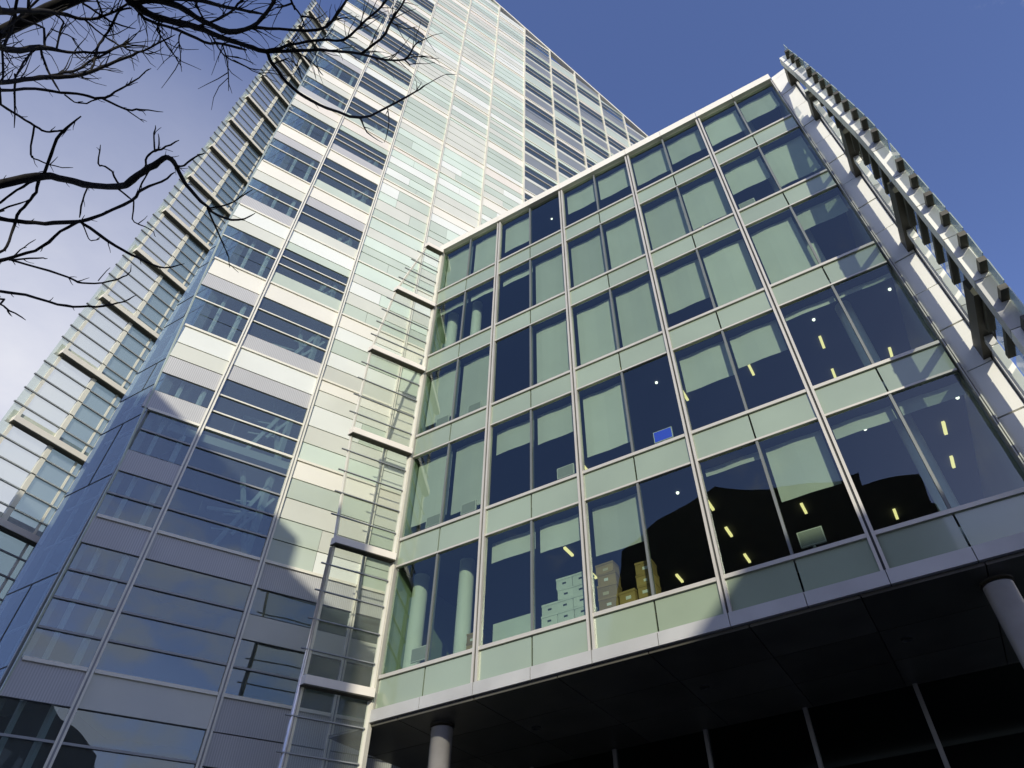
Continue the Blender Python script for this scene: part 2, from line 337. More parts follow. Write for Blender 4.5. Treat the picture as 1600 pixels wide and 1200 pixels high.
# ---- left glass screen, parallel to the tower face
d = Vector((0.4475, 0.8942, 0)); nT = Vector((0.8942, -0.4475, 0))
V0 = Vector((-12.33, 13.06, 0))
def off(z):
    t = [(4.5,1.72),(10.6,1.75),(14.5,2.0),(18.4,2.03),(22.2,1.62),(26.06,0.72),(27,0.6)]
    for (a, la), (b, lb) in zip(t, t[1:]):
        if z <= b: return la+(lb-la)*(z-a)/(b-a)
    return 0.6
def vp(l, z, o=0.0): q = V0-d*l+nT*o; return (q.x, q.y, z)
scr = MB(); zz = [4.6,6.8,10.6,14.5,18.4,22.2,26.06]
for a, b in zip(zz, zz[1:]):
    scr.hexa([vp(off(a),a,-.01), vp(.05,a,-.01), vp(.05,a,.01), vp(off(a),a,.01), vp(off(b),b,-.01), vp(.05,b,-.01), vp(.05,b,.01), vp(off(b),b,.01)])
scr = scr.build('glass_screen', 'clear', ob)
pm = MB()
for a, b in zip(zz, zz[1:]): pm.bar(vp(off(a), a), vp(off(b), b), 0.07, 0.07)
pm.build('outer_post', 'tmull', scr)
MB().bar(vp(-0.02, 4.6), vp(-0.02, 26.1), 0.14, 0.14).build('inner_post', 'tmull', scr)
for z in (6.8, 10.6, 14.5, 18.4, 22.2, 26.06):
    l = off(z)+0.10
    MB().hexa([vp(l,z-.12,-.02), vp(.0,z-.12,-.02), vp(.0,z-.12,.20), vp(l-.08,z-.12,.20), vp(l,z+.09,-.02), vp(.0,z+.09,-.02), vp(.0,z+.09,.20), vp(l-.08,z+.09,.20)]).build('bracket_arm', 'arm', scr)
    MB().hexa([vp(l,z-.15,-.02), vp(.0,z-.15,-.02), vp(.0,z-.15,.19), vp(l-.08,z-.15,.19), vp(l,z-.122,-.02), vp(.0,z-.122,-.02), vp(.0,z-.122,.19), vp(l-.08,z-.122,.19)]).build('bracket_shade_plate', 'bronze_and_shade', scr)  # dark plate added as the shade beneath each cream arm
z = 5.22
while z < 26:
    if min(abs(z-q) for q in zz) > 0.3:
        MB().bar(vp(off(z)+0.24, z, .03), vp(.06, z, .03), 0.05, 0.026).build('louvre', 'thin', scr)
    z += 0.775
# ---- right wing: white return, brackets, rails and blades
FX = 3.57
zj = 6.2; rw = []
while zj < 26.3:
    za, zb_ = zj+0.012, min(zj+1.32, 26.5)-0.012; e = 0.012*(len(rw) % 2)
    MB().hexa([(2.985,FY+e,za),(3.50,FY-.10+e,za),(3.50,FY+.28,za),(2.985,FY+.28,za),(2.985,FY+e,zb_),(3.50,FY-.10+e,zb_),(3.50,FY+.28,zb_),(2.985,FY+.28,zb_)]).build('wing_panel', 'wingwhite', ob); rw.append(zj); zj += 1.333
wing = MB().box(FX-0.03, FX+0.04, 12.93, FY+0.35, 6.2, 26.2).build('wing_fin', 'wingshade', ob)
def ry(z):      # the rails lean in towards the roof
    t = [(0,10.9),(8,10.72),(11,10.52),(16,10.62),(19,11.05),(22.3,11.62),(25.4,12.25),(40,12.4)]
    for (a, la), (b, lb) in zip(t, t[1:]):
        if z <= b: return la+(lb-la)*(z-a)/(b-a)
def lean(m, x0, x1, ya, yb, z0, z1):
    a, b = ry(z0), ry(z1)
    return m.hexa([(x0,a+ya,z0),(x1,a+ya,z0),(x1,a+yb,z0),(x0,a+yb,z0),(x0,b+ya,z1),(x1,b+ya,z1),(x1,b+yb,z1),(x0,b+yb,z1)])
ARM = (6.7, 10.55, 14.55, 18.4, 22.3, 25.2)
for z in ARM:
    MB().box(FX-0.20, FX+0.10, min(ry(z)+0.55, 12.4), FY+0.25, z-0.26, z+0.22).build('bracket_arm', 'bronze_and_shade', wing)
    MB().bar((FX-0.03, min(ry(z)+0.72, 12.5), z+0.17), (FX-0.03, ry(z)+0.2, z+0.17), 0.10, 0.14).build('bracket_link', 'wingwhite', wing)
n = 0; zj = 6.1
while zj < 25.2:
    zt_ = min(zj+1.3, 25.5)
    if zj < 23: MB().box(FX-0.13, FX+0.02, 12.34, 12.52, zj+0.012, zt_-0.012).build('inner_rail', ('wingwhite', 'wingshade')[n % 4 == 3], wing)
    lean(MB(), FX-0.24, FX+0.06, -0.16, 0.10, zj+0.012, zt_-0.012).build('outer_rail', ('wingwhite', 'wingshade')[n % 5 == 2], wing)
    zj += 1.3; n += 1
z = 6.3; n = 0
while z < 25.2:
    a = ry(z); nx = 0.775
    if min(abs(z-q) for q in ARM) > 0.30:
        MB().box(FX-0.09, FX+0.05, a-0.46, min(12.05, a+1.5), z-0.075, z+0.05).build('louvre', 'bronze_and_shade', wing)  # dark tone carries the shade on the louvres' inner sides
    lean(MB(), FX+0.03, FX+0.05, -0.50, -0.18, z+0.08, z+nx-0.10).build('glass_blade', 'fblade', wing)
    if ry(z+.5)+0.2 < 12.2: MB().hexa([(FX+.03,a+.12,z+.07),(FX+.045,a+.12,z+.07),(FX+.045,12.3,z+.07),(FX+.03,12.3,z+.07),(FX+.03,ry(z+nx)+.12,z+nx-.09),(FX+.045,ry(z+nx)+.12,z+nx-.09),(FX+.045,12.3,z+nx-.09),(FX+.03,12.3,z+nx-.09)]).build('glass_pane', 'frit', wing)
    z += nx; n += 1
MB().tube([(*vp(1.80, 3.2)[:3], 0.05), (*vp(1.80, 10.4)[:3], 0.05)], 12).build('drain_pipe', 'steel', scr, True)
for x in (-9.0, -4.6, -0.2):
    MB().tube([(x, 15.4, 6.02, 0.11), (x, 15.4, 6.052, 0.12)], 20).build('downlight', 'dark', ob, True)
# ---------------------------------------------------------------- tower
OT = Vector((-15.29, 14.615, 0))
def tp(s, z, o=0.0): q = OT+d*s+nT*o; return (q.x, q.y, z)
def ztop(s): return 79.55-0.452*s
def sleft(z):
    t = [(-2,-7.56),(7.6,-7.57),(13,-7.62),(25.6,-8.38),(52,-9.0),(90,-9.6)]
    for (a, la), (b, lb) in zip(t, t[1:]):
        if z <= b: return la+(lb-la)*(z-a)/(b-a)
def tq(m, s0, s1, z0, z1, o0, o1, mi=0):
    a = min(z1, ztop(s0)); b = min(z1, ztop(s1))
    if z0 >= b-0.05 or z0 >= a-0.05: return False
    m.hexa([tp(s0,z0,o1), tp(s1,z0,o1), tp(s1,z0,o0), tp(s0,z0,o0), tp(s0,a,o1), tp(s1,b,o1), tp(s1,b,o0), tp(s0,a,o0)], mi); return True
def tpn(m, s0, s1, z0, z1):       # a panel lapped like a shingle, its foot a little proud
    a = min(z1, ztop(s0)); b = min(z1, ztop(s1))
    if z0 >= b-0.05 or z0 >= a-0.05: return False
    m.hexa([tp(s0,z0,.020), tp(s1,z0,.020), tp(s1,z0,-.06), tp(s0,z0,-.06), tp(s0,a,.0), tp(s1,b,.0), tp(s1,b,-.06), tp(s0,a,-.06)]); return True
tw = thing('glass_tower', tp(2, GZ, -4), 'tall tower clad in cream, green and dark glass bands, sloping skyline', 'tower')
SB = [-6.04+3.08*i for i in range(0, 11)]      # bay lines
Z0 = 7.38
def fz_(k): return Z0+4.0*k+0.02*(k > 3)
WIN = []; PAN = []
def win(s0, s1, z0, z1, rows):
    if z0 < ztop(s1)-0.6: WIN.append((s0, s1, z0, z1, rows))
def pan(s0, s1, z0, z1, mat):
    if z0 < ztop(s1)-0.1: PAN.append((s0, s1, z0, z1, mat))
R = random.Random(4)
for k in range(-2, 19):
    z = fz_(k); sl_ = sleft(z+2)
    for bi in (-1, 0):
        s0, s1 = (sl_, SB[0]) if bi < 0 else (SB[0], SB[1])
        if k == -2:
            win(s0, s1, z, z+4, 3); continue
        if k == -1:
            win(s0, s1, z, z+1.6, 2); win(s0, s1, z+1.6, z+3.12, 2); pan(s0, s1, z+3.12, z+4, 'stone' if bi == 0 else 'louvre'); continue
        if k == 0:
            win(s0, s1, z, z+3.13, 4); pan(s0, s1, z+3.13, z+4, 'louvre'); continue
        if k == 1:
            if bi: win(s0, s1, z, z+1.55, 2); pan(s0, s1, z+1.55, z+2.35, 'louvre'); win(s0, s1, z+2.35, z+4, 2)
            else: win(s0, s1, z, z+4, 5)
            continue
        if k == 2:
            if bi: pan(s0, s1, z, z+.8, 'louvre'); win(s0, s1, z+.8, z+1.6, 1); pan(s0, s1, z+1.6, z+2.4, 'louvre'); pan(s0, s1, z+2.4, z+3.1, 'stone'); pan(s0, s1, z+3.1, z+4, 'white')
            else: win(s0, s1, z, z+2.3, 3); pan(s0, s1, z+2.3, z+3.03, 'louvre'); pan(s0, s1, z+3.03, z+4, 'white')
            continue
        top = ('cream', 'cream', 'pink', 'cream', 'white')[k % 5]
        if bi:
            if k % 3 == 2: pan(s0, s1, z, z+0.8, 'louvre'); win(s0, s1, z+0.8, z+2.3, 2); pan(s0, s1, z+2.3, z+3.05, 'stone')
            else: win(s0, s1, z, z+0.8, 1); win(s0, s1, z+0.8, z+2.3, 2); pan(s0, s1, z+2.3, z+3.05, ('louvre', 'stone', 'mint')[k % 3])
            pan(s0, s1, z+3.05, z+4, top)
        else:
            pan(s0, s1, z, z+0.78, ('green', 'stone', 'green', 'louvre')[k % 4])
            if k % 3 == 1: win(s0, s1, z+0.78, z+2.5, 3); pan(s0, s1, z+2.5, z+3.05, 'green')
            elif k % 5 == 0: win(s0, s1, z+0.78, z+2.3, 2); pan(s0, s1, z+2.3, z+3.05, 'louvre')
            else: win(s0, s1, z+0.78, z+3.05, 3)
            pan(s0, s1, z+3.05, z+4, top)
    for bi in range(1, 4):
        s0, s1 = SB[bi], SB[bi+1]
        if k < 0:
            if k == -1: win(s0, s1, z+1.2, z+2.3, 1); pan(s0, s1, z+2.3, z+3.1, 'louvre'); pan(s0, s1, z+3.1, z+4, 'louvre')
            continue
        if k == 0:
            win(s0, s1, z, z+1.55, 2); pan(s0, s1, z+1.55, z+2.3, 'stone'); win(s0, s1, z+2.3, z+3.1, 1); pan(s0, s1, z+3.1, z+4, 'louvre'); continue
        zz2 = z
        while zz2 < z+3.9:
            h = R.choice((0.8, 0.8, 0.8, 1.0, 0.6)); h = min(h, z+4-zz2)
            if z+4-zz2-h < 0.35: h = z+4-zz2
            last = zz2+h > z+3.95
            c = R.choice(('cream', 'pink', 'cream', 'mint')) if last else R.choice(('green', 'green', 'mint', 'stone', 'green', 'white', 'stone', 'mint', 'stone'))
            if not last and R.random() < 0.4 and k < 9:
                sm = (s0+s1)/2+R.choice((-0.4, 0, 0.5)); c2 = R.choice(('mint', 'green', 'stone', 'white'))
                pan(s0, sm, zz2, zz2+h, c); pan(sm, s1, zz2, zz2+h, c2)
            else: pan(s0, s1, zz2, zz2+h, c)
            zz2 += h
    for bi in range(4, 10):
        s0, s1 = SB[bi], SB[bi+1]
        if k < 3: continue
        pan(s0, s1, z, z+1.5, 'towergrey' if (k+bi) % 3 else 'green')
        pan(s0, s1, z+1.5, z+1.95, 'stone' if (k*3+bi) % 4 else 'towergrey')
        win(s0, s1, z+1.95, z+3.55, 2)
        pan(s0, s1, z+3.55, z+4, 'mint' if (k+bi) % 4 else 'cream')
def prox(q):   # apparent size: facing area over distance squared
    s0, s1, z0, z1 = q[:4]; c = Vector(tp((s0+s1)/2, (z0+z1)/2)); v = abs(c.normalized().dot(nT))
    return (s1-s0)*(z1-z0)*v/c.length_squared
WIN.sort(key=prox, reverse=True); PAN.sort(key=prox, reverse=True)
g = 0.055
restw = MB(); restf = MB()
for i, (s0, s1, z0, z1, rows) in enumerate(WIN):
    m = MB() if i < 100 else restw; fm = MB() if i < 100 else restf
    if not tq(m, s0+g, s1-g, z0+0.02, z1-0.02, -0.035, -0.02): continue
    h = (z1-z0)/rows
    for r in range(rows+1):
        zz3 = z0+h*r; t = 0.028 if 0 < r < rows else 0.018
        tq(fm, s0+g, s1-g, (zz3-t) if r else z0+0.003, (zz3+t) if r < rows else z1-0.003, -0.02+0.003, 0.030)
    if i < 100:
        w = m.build('window', 'tglass', tw); fm.build('glazing_bar', 'tmull' if z0 > 15 else 'thin', w)
if restw.v: tag(restw.build('window', 'tglass', tw), kind='stuff')
if restf.v: tag(restf.build('glazing_bar', 'tmull', tw), kind='stuff')
rest = {}
for i, (s0, s1, z0, z1, mat) in enumerate(PAN):
    m = MB() if i < 100 else rest.setdefault(mat, MB())
    gl_ = g if any(abs(s0-q) < 0.01 for q in SB) else 0.006; gr_ = g if any(abs(s1-q) < 0.01 for q in SB) else 0.006
    tpn(m, s0+gl_, s1-gr_, z0+0.012, z1-0.012)
    if i < 100: m.build('cladding_panel', mat, tw)
pms = list(rest.keys()); rm = MB()
for j, mt in enumerate(pms):
    b = len(rm.v); rm.v += rest[mt].v; rm.f += [tuple(b+q for q in f) for f in rest[mt].f]; rm.mi += [j]*len(rest[mt].f)
tag(rm.build('cladding_panel', pms, tw), kind='stuff')
# mullions and floor rails
for i, s in enumerate(SB):
    w = 0.075 if i in (0, 1) else 0.062
    z0 = GZ if i < 2 else (4.0 if i < 5 else 18)
    m = MB(); tq(m, s-w, s-w*0.3, z0, 200, -0.05, 0.10); tq(m, s+w*0.3, s+w, z0, 200, -0.05, 0.10)
    o = m.build('mullion', 'tmull', tw); m = MB(); tq(m, s-w*0.3, s+w*0.3, z0, 200, -0.05, 0.05); m.build('gasket', 'thin', o)
for k in range(-1, 19):
    m = MB(); z = fz_(k)
    for bi in range(-1, 10):
        if bi > 3 and k < 3: continue
        s0 = sleft(z) if bi < 0 else SB[bi]; s1 = SB[bi+1]
        tq(m, s0+0.08, s1-0.08, z-0.045, z+0.045, -0.05, 0.05)
    m.build('floor_rail', 'tmull', tw)
# left edge rail of the flying skin
m = MB(); zl = [GZ, 7.6, 13, 25.6, 52, 82]
for a, b in zip(zl, zl[1:]): m.bar(tp(sleft(a), a), tp(sleft(b), b), 0.05, 0.05)
m.build('edge_rail', 'blade', tw)
# sloping parapet
m = MB(); s_ = -9.0
while s_ < 24:
    a, b = s_, min(s_+3.08, 24.76); m.hexa([tp(a,ztop(a),.12), tp(b,ztop(b),.12), tp(b,ztop(b),-.3), tp(a,ztop(a),-.3), tp(a,ztop(a)+.35,.12), tp(b,ztop(b)+.35,.12), tp(b,ztop(b)+.35,-.3), tp(a,ztop(a)+.35,-.3)]); s_ += 3.08
m.build('parapet', 'tmull', tw)
# slabs, back wall and struts behind the glass
for k in range(-2, 18):
    z = fz_(k); e = min(24, (79.2-z)/0.452-0.5)
    if e < -4: continue
    MB().hexa([tp(-6.9,z-.45,-.12), tp(e,z-.45,-.12), tp(e,z-.45,-3.2), tp(-5.0,z-.45,-3.2), tp(-6.9,z-.15,-.12), tp(e,z-.15,-.12), tp(e,z-.15,-3.2), tp(-5.0,z-.15,-3.2)]).build('floor_slab', 'slab', tw)
for i, s in enumerate((-6.42, -7.05)):
    MB().bar(tp(s, 0, -0.22-0.1*i), tp(s-0.25*i, 60, -0.22-0.1*i), 0.10+.08*(i == 0), 0.10).build('inner_post', 'incol', tw)
for k in range(1, 13):
    z = fz_(k); m = MB()
    m.bar(tp(-4.5, z+.1, -.7), tp(-3.3, z+3.4, -.7), 0.13, 0.13); m.bar(tp(-3.3, z+.1, -.8), tp(-4.3, z+3.4, -.8), 0.12, 0.12); m.bar(tp(-4.0, z+.9, -.6), tp(-3.1, z+2.6, -.6), 0.09, 0.09)
    for q in range(3): m.bar(tp(-4.6+.2*q, z+1.1+.6*q, -.9), tp(-3.1, z+1.4+.6*q, -.9), 0.06, 0.05)
    m.bar(tp(-3.4, z, -.6), tp(-3.4, z+3.5, -.6), 0.18, 0.18); m.bar(tp(-4.9, z+2.0, -1.3), tp(-3.1, z+2.3, -1.3), 0.08, 0.12)
    m.build('brace', 'brace', tw)
q = [tp(-5.0, 0, -3.2), tp(24.7, 0, -3.2), tp(24.7, 0, -20), (-27.45, 40, 0), (-27.45, 10.55, 0), (-21.3, 9.3, 0), (-19.2, 9.3, 0)]
def prism(pts, z0, zt):
    m = MB(); n = len(pts); m.v = [(p[0], p[1], z0) for p in pts]+[(p[0], p[1], zt) for p in pts]
    m.f = [tuple(range(n-1, -1, -1)), tuple(range(n, 2*n))]+[(i, (i+1) % n, n+(i+1) % n, n+i) for i in range(n)]; m.mi = [0]*len(m.f); return m
prism(q, GZ, 67).build('tower_core', 'body', tw)
# left face of blue glass
YL = 7.82
zl = [GZ, 2.6, 4.9, 7.22, 9.67, 12.9, 15.4, 16.9]
while zl[-1] < 74: zl.append(zl[-1]+(2.6 if len(zl) % 2 else 1.4))
for a, b in zip(zl, zl[1:]):
    MB().box(-21.12, -18.86, YL, YL+0.012, a+0.012, b-0.012).build('side_glass', 'cornerglass', tw)
for a in zl[1:]: MB().box(-21.12, -18.86, YL-0.015, YL+0.02, a-0.010, a+0.010).build('side_joint', 'dark', tw)
for a in range(len(zl)-1):
    if a % 2: MB().box(-20.02, -20.0, YL-0.014, YL+0.02, zl[a]+0.02, zl[a+1]-0.02).build('side_joint', 'dark', tw)
for x in (-18.83,): MB().box(x-0.028, x+0.028, YL-0.03, YL+0.28, GZ, 74).build('corner_post', 'thin', tw)
m = MB(); z = 0.5
while z < 70: m.box(-21.08, -18.92, YL+0.22, YL+0.27, z, z+0.05); z += 1.333
m.build('corner_transom', 'incol', tw)
for x in (-20.75, -19.75, -19.2): MB().box(x-0.04, x+0.04, YL+0.28, YL+0.36, GZ, 70).build('inner_post', 'incol', tw)
for k in range(-1, 16): MB().box(-21.1, -19.0, YL+0.38, 9.25, fz_(k)-0.45, fz_(k)-0.1).build('floor_slab', 'slab', tw)
MB().hexa([(-27.45,10.45,GZ),(-21.15,7.95,GZ),(-21.15,8.1,GZ),(-27.4,10.6,GZ),(-27.45,10.45,74),(-21.15,7.95,74),(-21.15,8.1,74),(-27.4,10.6,74)]).build('side_glass', 'sideglass', tw)
# left wing: ladder of brackets, louvres and glass
WX = -27.6
wg = MB().box(WX-0.02, WX+0.0, 7.28, 8.75, 2, 72).build('wing_screen', 'clear', tw)
MB().box(WX-0.02, WX+0.0, 8.85, 10.40, 2, 72).build('tinted_pane', 'tint', wg)
MB().box(WX-0.02, WX+0.0, 6.86, 7.18, 2, 72).build('fritted_pane', 'frit', wg)
for y, w in ((7.23, 0.06), (8.80, 0.09), (9.95, 0.04), (10.3, 0.09)): MB().box(WX-w, WX+w, y-w, y+w, 2, 72).build('wing_post', 'tmull', wg)
k = -3
while 14.72+3.87*k < 72:
    z = 14.72+3.87*k
    MB().box(WX+0.0, WX+0.30, 7.10, 10.42, z-0.12, z+0.13).build('bracket_arm', 'arm', wg)
    MB().box(WX+0.0, WX+0.26, 7.12, 10.42, z-0.16, z-0.122).build('bracket_shade_plate', 'bronze_and_shade', wg)  # thin dark plate standing in for the arm's shaded underside
    MB().box(WX-0.22, WX-0.021, 7.0, 10.42, z-0.02, z+0.50).build('bracket_plate', 'cream', wg)
    for j in range(1, 5): MB().box(WX+0.012, WX+0.09, 6.80, 10.25, z+0.774*j-0.03, z+0.774*j+0.02).build('louvre', 'thin', wg)
    k += 1
LIMBS=[
([(-5.504,0.181,5.228,0.0469),(-5.227,0.281,5.310,0.0369),(-4.843,0.389,5.252,0.0331),(-4.649,0.462,5.176,0.0302),(-4.396,0.580,5.027,0.0269),(-4.000,0.700,4.802,0.0233),(-3.728,0.698,4.707,0.0243),(-3.519,0.691,4.655,0.0218),(-3.368,0.697,4.631,0.0196),(-3.326,0.761,4.567,0.0141),(-3.354,0.881,4.530,0.0123),(-3.435,1.107,4.621,0.0109),(-3.475,1.202,4.693,0.0092),(-3.485,1.359,4.843,0.0076),(-3.363,1.399,4.905,0.0038)],[[(-3.343,0.857,4.530,0.0037),(-3.354,0.871,4.531,0.0031),(-3.364,0.885,4.532,0.0023),(-3.374,0.900,4.534,0.0015)],[(-5.211,0.287,5.311,0.0049),(-5.174,0.275,5.309,0.0040),(-5.137,0.263,5.305,0.0029),(-5.097,0.257,5.302,0.0019)],[(-4.681,0.451,5.190,0.0046),(-4.669,0.468,5.178,0.0038),(-4.646,0.482,5.164,0.0028),(-4.623,0.497,5.149,0.0018)],[(-3.482,1.339,4.822,0.0040),(-3.482,1.363,4.848,0.0033),(-3.475,1.383,4.870,0.0024),(-3.480,1.410,4.899,0.0016)],[(-3.475,1.205,4.695,0.0039),(-3.485,1.218,4.707,0.0032),(-3.495,1.232,4.718,0.0024),(-3.502,1.245,4.729,0.0015)],[(-3.395,0.696,4.634,0.0038),(-3.381,0.694,4.636,0.0031),(-3.367,0.691,4.640,0.0023),(-3.351,0.691,4.641,0.0015)],[(-3.446,1.136,4.642,0.0039),(-3.433,1.148,4.650,0.0032),(-3.415,1.156,4.656,0.0023),(-3.388,1.155,4.655,0.0015)],[(-4.362,0.591,5.008,0.0044),(-4.363,0.606,4.997,0.0036),(-4.361,0.621,4.986,0.0026),(-4.370,0.636,4.978,0.0017)],[(-4.592,0.491,5.144,0.0045),(-4.592,0.512,5.131,0.0037),(-4.590,0.533,5.118,0.0027),(-4.580,0.554,5.101,0.0018)],[(-4.353,0.593,5.003,0.0044),(-4.334,0.612,4.984,0.0036),(-4.324,0.631,4.966,0.0026),(-4.305,0.649,4.946,0.0017)],[(-4.690,0.447,5.194,0.0046),(-4.646,0.452,5.181,0.0038),(-4.607,0.463,5.165,0.0028),(-4.576,0.479,5.147,0.0018)],[(-3.333,0.749,4.577,0.0037),(-3.343,0.766,4.565,0.0031),(-3.352,0.784,4.555,0.0023),(-3.366,0.803,4.548,0.0015)],[(-3.351,0.876,4.530,0.0037),(-3.339,0.888,4.528,0.0031),(-3.326,0.900,4.527,0.0023),(-3.316,0.913,4.527,0.0015)],[(-3.379,0.697,4.632,0.0038),(-3.341,0.704,4.623,0.0031),(-3.306,0.716,4.610,0.0023),(-3.271,0.724,4.605,0.0015)],[(-3.326,0.770,4.561,0.0037),(-3.298,0.783,4.550,0.0031),(-3.272,0.796,4.541,0.0022),(-3.244,0.807,4.535,0.0015)],[(-3.432,0.694,4.639,0.0038),(-3.405,0.686,4.647,0.0031),(-3.381,0.677,4.659,0.0023),(-3.369,0.664,4.681,0.0015)]]),
([(-3.435,1.107,4.621,0.0073),(-3.383,1.154,4.654,0.0063),(-3.280,1.186,4.688,0.0054),(-3.111,1.197,4.732,0.0036)],[[(-3.244,1.187,4.693,0.0038),(-3.207,1.182,4.692,0.0031),(-3.172,1.176,4.693,0.0023),(-3.137,1.169,4.695,0.0015)],[(-3.390,1.147,4.649,0.0038),(-3.391,1.172,4.669,0.0032),(-3.396,1.199,4.693,0.0024),(-3.409,1.230,4.720,0.0015)]]),
([(-3.442,1.111,4.624,0.0073),(-3.752,1.425,4.867,0.0059),(-3.938,1.617,4.994,0.0040),(-4.035,1.707,5.025,0.0031)],[[(-3.882,1.557,4.958,0.0043),(-3.898,1.570,4.964,0.0035),(-3.913,1.584,4.972,0.0026),(-3.926,1.600,4.983,0.0017)],[(-3.762,1.434,4.874,0.0041),(-3.790,1.466,4.898,0.0034),(-3.816,1.499,4.923,0.0025),(-3.840,1.532,4.949,0.0017)],[(-4.006,1.678,5.018,0.0043),(-4.029,1.722,5.050,0.0036),(-4.055,1.767,5.080,0.0027),(-4.079,1.812,5.111,0.0017)]]),
([(-3.326,0.761,4.567,0.0071),(-3.258,0.781,4.551,0.0070),(-3.158,0.781,4.566,0.0061),(-3.089,0.795,4.586,0.0043)],[[(-3.310,0.766,4.562,0.0037),(-3.301,0.781,4.551,0.0031),(-3.295,0.797,4.542,0.0023),(-3.286,0.813,4.535,0.0015)]]),
([(-3.610,0.680,4.688,0.0074),(-3.557,0.636,4.725,0.0073),(-3.491,0.628,4.733,0.0073),(-3.430,0.642,4.714,0.0073),(-3.366,0.652,4.705,0.0063),(-3.261,0.664,4.726,0.0045)],[[(-3.488,0.629,4.732,0.0039),(-3.462,0.630,4.731,0.0032),(-3.436,0.635,4.725,0.0023),(-3.413,0.635,4.729,0.0015)],[(-3.398,0.647,4.709,0.0038),(-3.369,0.660,4.688,0.0031),(-3.341,0.674,4.668,0.0023),(-3.314,0.689,4.649,0.0015)]]),
([(-3.478,0.629,4.732,0.0064),(-3.479,0.579,4.844,0.0055),(-3.493,0.538,4.981,0.0038)],[[(-3.480,0.569,4.874,0.0039),(-3.472,0.562,4.902,0.0032),(-3.455,0.562,4.920,0.0024),(-3.435,0.563,4.933,0.0016)]]),
([(-3.435,0.637,4.721,0.0054),(-3.449,0.577,4.869,0.0037)],[]),
([(-5.583,0.345,5.202,0.0236),(-5.433,0.464,5.208,0.0186),(-5.215,0.580,5.142,0.0181),(-4.914,0.687,5.034,0.0164),(-4.620,0.761,4.926,0.0147),(-4.342,0.798,4.841,0.0121),(-3.946,0.807,4.719,0.0115),(-3.748,0.783,4.664,0.0093),(-3.529,0.794,4.590,0.0072),(-3.362,0.785,4.556,0.0053)],[[(-3.887,0.800,4.703,0.0040),(-3.860,0.799,4.694,0.0033),(-3.834,0.794,4.687,0.0024),(-3.809,0.787,4.683,0.0016)],[(-5.169,0.598,5.128,0.0048),(-5.149,0.610,5.116,0.0039),(-5.127,0.619,5.106,0.0029),(-5.106,0.630,5.095,0.0019)],[(-4.754,0.728,4.977,0.0045),(-4.733,0.740,4.961,0.0037),(-4.717,0.752,4.943,0.0027),(-4.697,0.764,4.926,0.0018)],[(-5.384,0.494,5.197,0.0049),(-5.366,0.506,5.190,0.0040),(-5.350,0.520,5.178,0.0030),(-5.332,0.534,5.167,0.0019)],[(-4.342,0.798,4.841,0.0043),(-4.319,0.794,4.839,0.0035),(-4.295,0.791,4.835,0.0026),(-4.269,0.792,4.828,0.0017)],[(-4.554,0.771,4.907,0.0044),(-4.509,0.784,4.886,0.0036),(-4.469,0.802,4.861,0.0026),(-4.429,0.818,4.837,0.0017)],[(-5.369,0.502,5.193,0.0049),(-5.349,0.519,5.180,0.0040),(-5.331,0.537,5.163,0.0030),(-5.316,0.555,5.142,0.0019)],[(-3.869,0.798,4.698,0.0040),(-3.844,0.787,4.694,0.0033),(-3.821,0.776,4.692,0.0024),(-3.800,0.764,4.691,0.0016)],[(-4.604,0.764,4.921,0.0044),(-4.586,0.758,4.926,0.0036),(-4.566,0.753,4.929,0.0027),(-4.547,0.747,4.932,0.0017)],[(-5.171,0.597,5.129,0.0048),(-5.157,0.595,5.135,0.0039),(-5.139,0.597,5.137,0.0029),(-5.123,0.595,5.142,0.0019)]]),
([(-3.911,0.807,4.707,0.0057),(-3.999,0.872,4.704,0.0048),(-4.062,0.933,4.688,0.0048),(-3.969,1.027,4.644,0.0038),(-3.984,1.090,4.634,0.0029)],[[(-3.985,1.008,4.650,0.0041),(-3.977,1.017,4.647,0.0033),(-3.972,1.027,4.645,0.0025),(-3.964,1.036,4.643,0.0016)],[(-4.035,0.956,4.673,0.0041),(-3.991,0.953,4.668,0.0033),(-3.946,0.950,4.661,0.0025),(-3.901,0.941,4.655,0.0016)]]),
([(-3.559,0.694,4.662,0.0055),(-3.717,0.743,4.674,0.0056),(-3.811,0.784,4.685,0.0047),(-3.761,0.779,4.670,0.0038)],[[(-3.774,0.781,4.674,0.0040),(-3.758,0.771,4.673,0.0033),(-3.744,0.761,4.674,0.0024),(-3.732,0.750,4.675,0.0016)]]),
([(-4.620,0.761,4.926,0.0126),(-4.598,0.782,4.898,0.0125),(-4.372,0.940,4.685,0.0110),(-4.210,1.080,4.558,0.0097),(-4.128,1.203,4.523,0.0077),(-4.090,1.296,4.559,0.0068),(-4.035,1.381,4.677,0.0039)],[[(-4.238,1.049,4.578,0.0041),(-4.226,1.065,4.566,0.0034),(-4.214,1.080,4.555,0.0025),(-4.206,1.096,4.540,0.0016)],[(-4.104,1.254,4.539,0.0041),(-4.106,1.274,4.530,0.0034),(-4.107,1.295,4.524,0.0025),(-4.107,1.316,4.522,0.0016)],[(-4.162,1.140,4.533,0.0041),(-4.164,1.149,4.521,0.0034),(-4.165,1.158,4.508,0.0025),(-4.166,1.167,4.495,0.0016)],[(-4.122,1.215,4.526,0.0041),(-4.119,1.229,4.523,0.0034),(-4.118,1.243,4.517,0.0025),(-4.117,1.258,4.512,0.0016)],[(-4.369,0.942,4.683,0.0042),(-4.369,0.962,4.651,0.0035),(-4.359,0.983,4.616,0.0026),(-4.351,1.002,4.580,0.0016)]]),
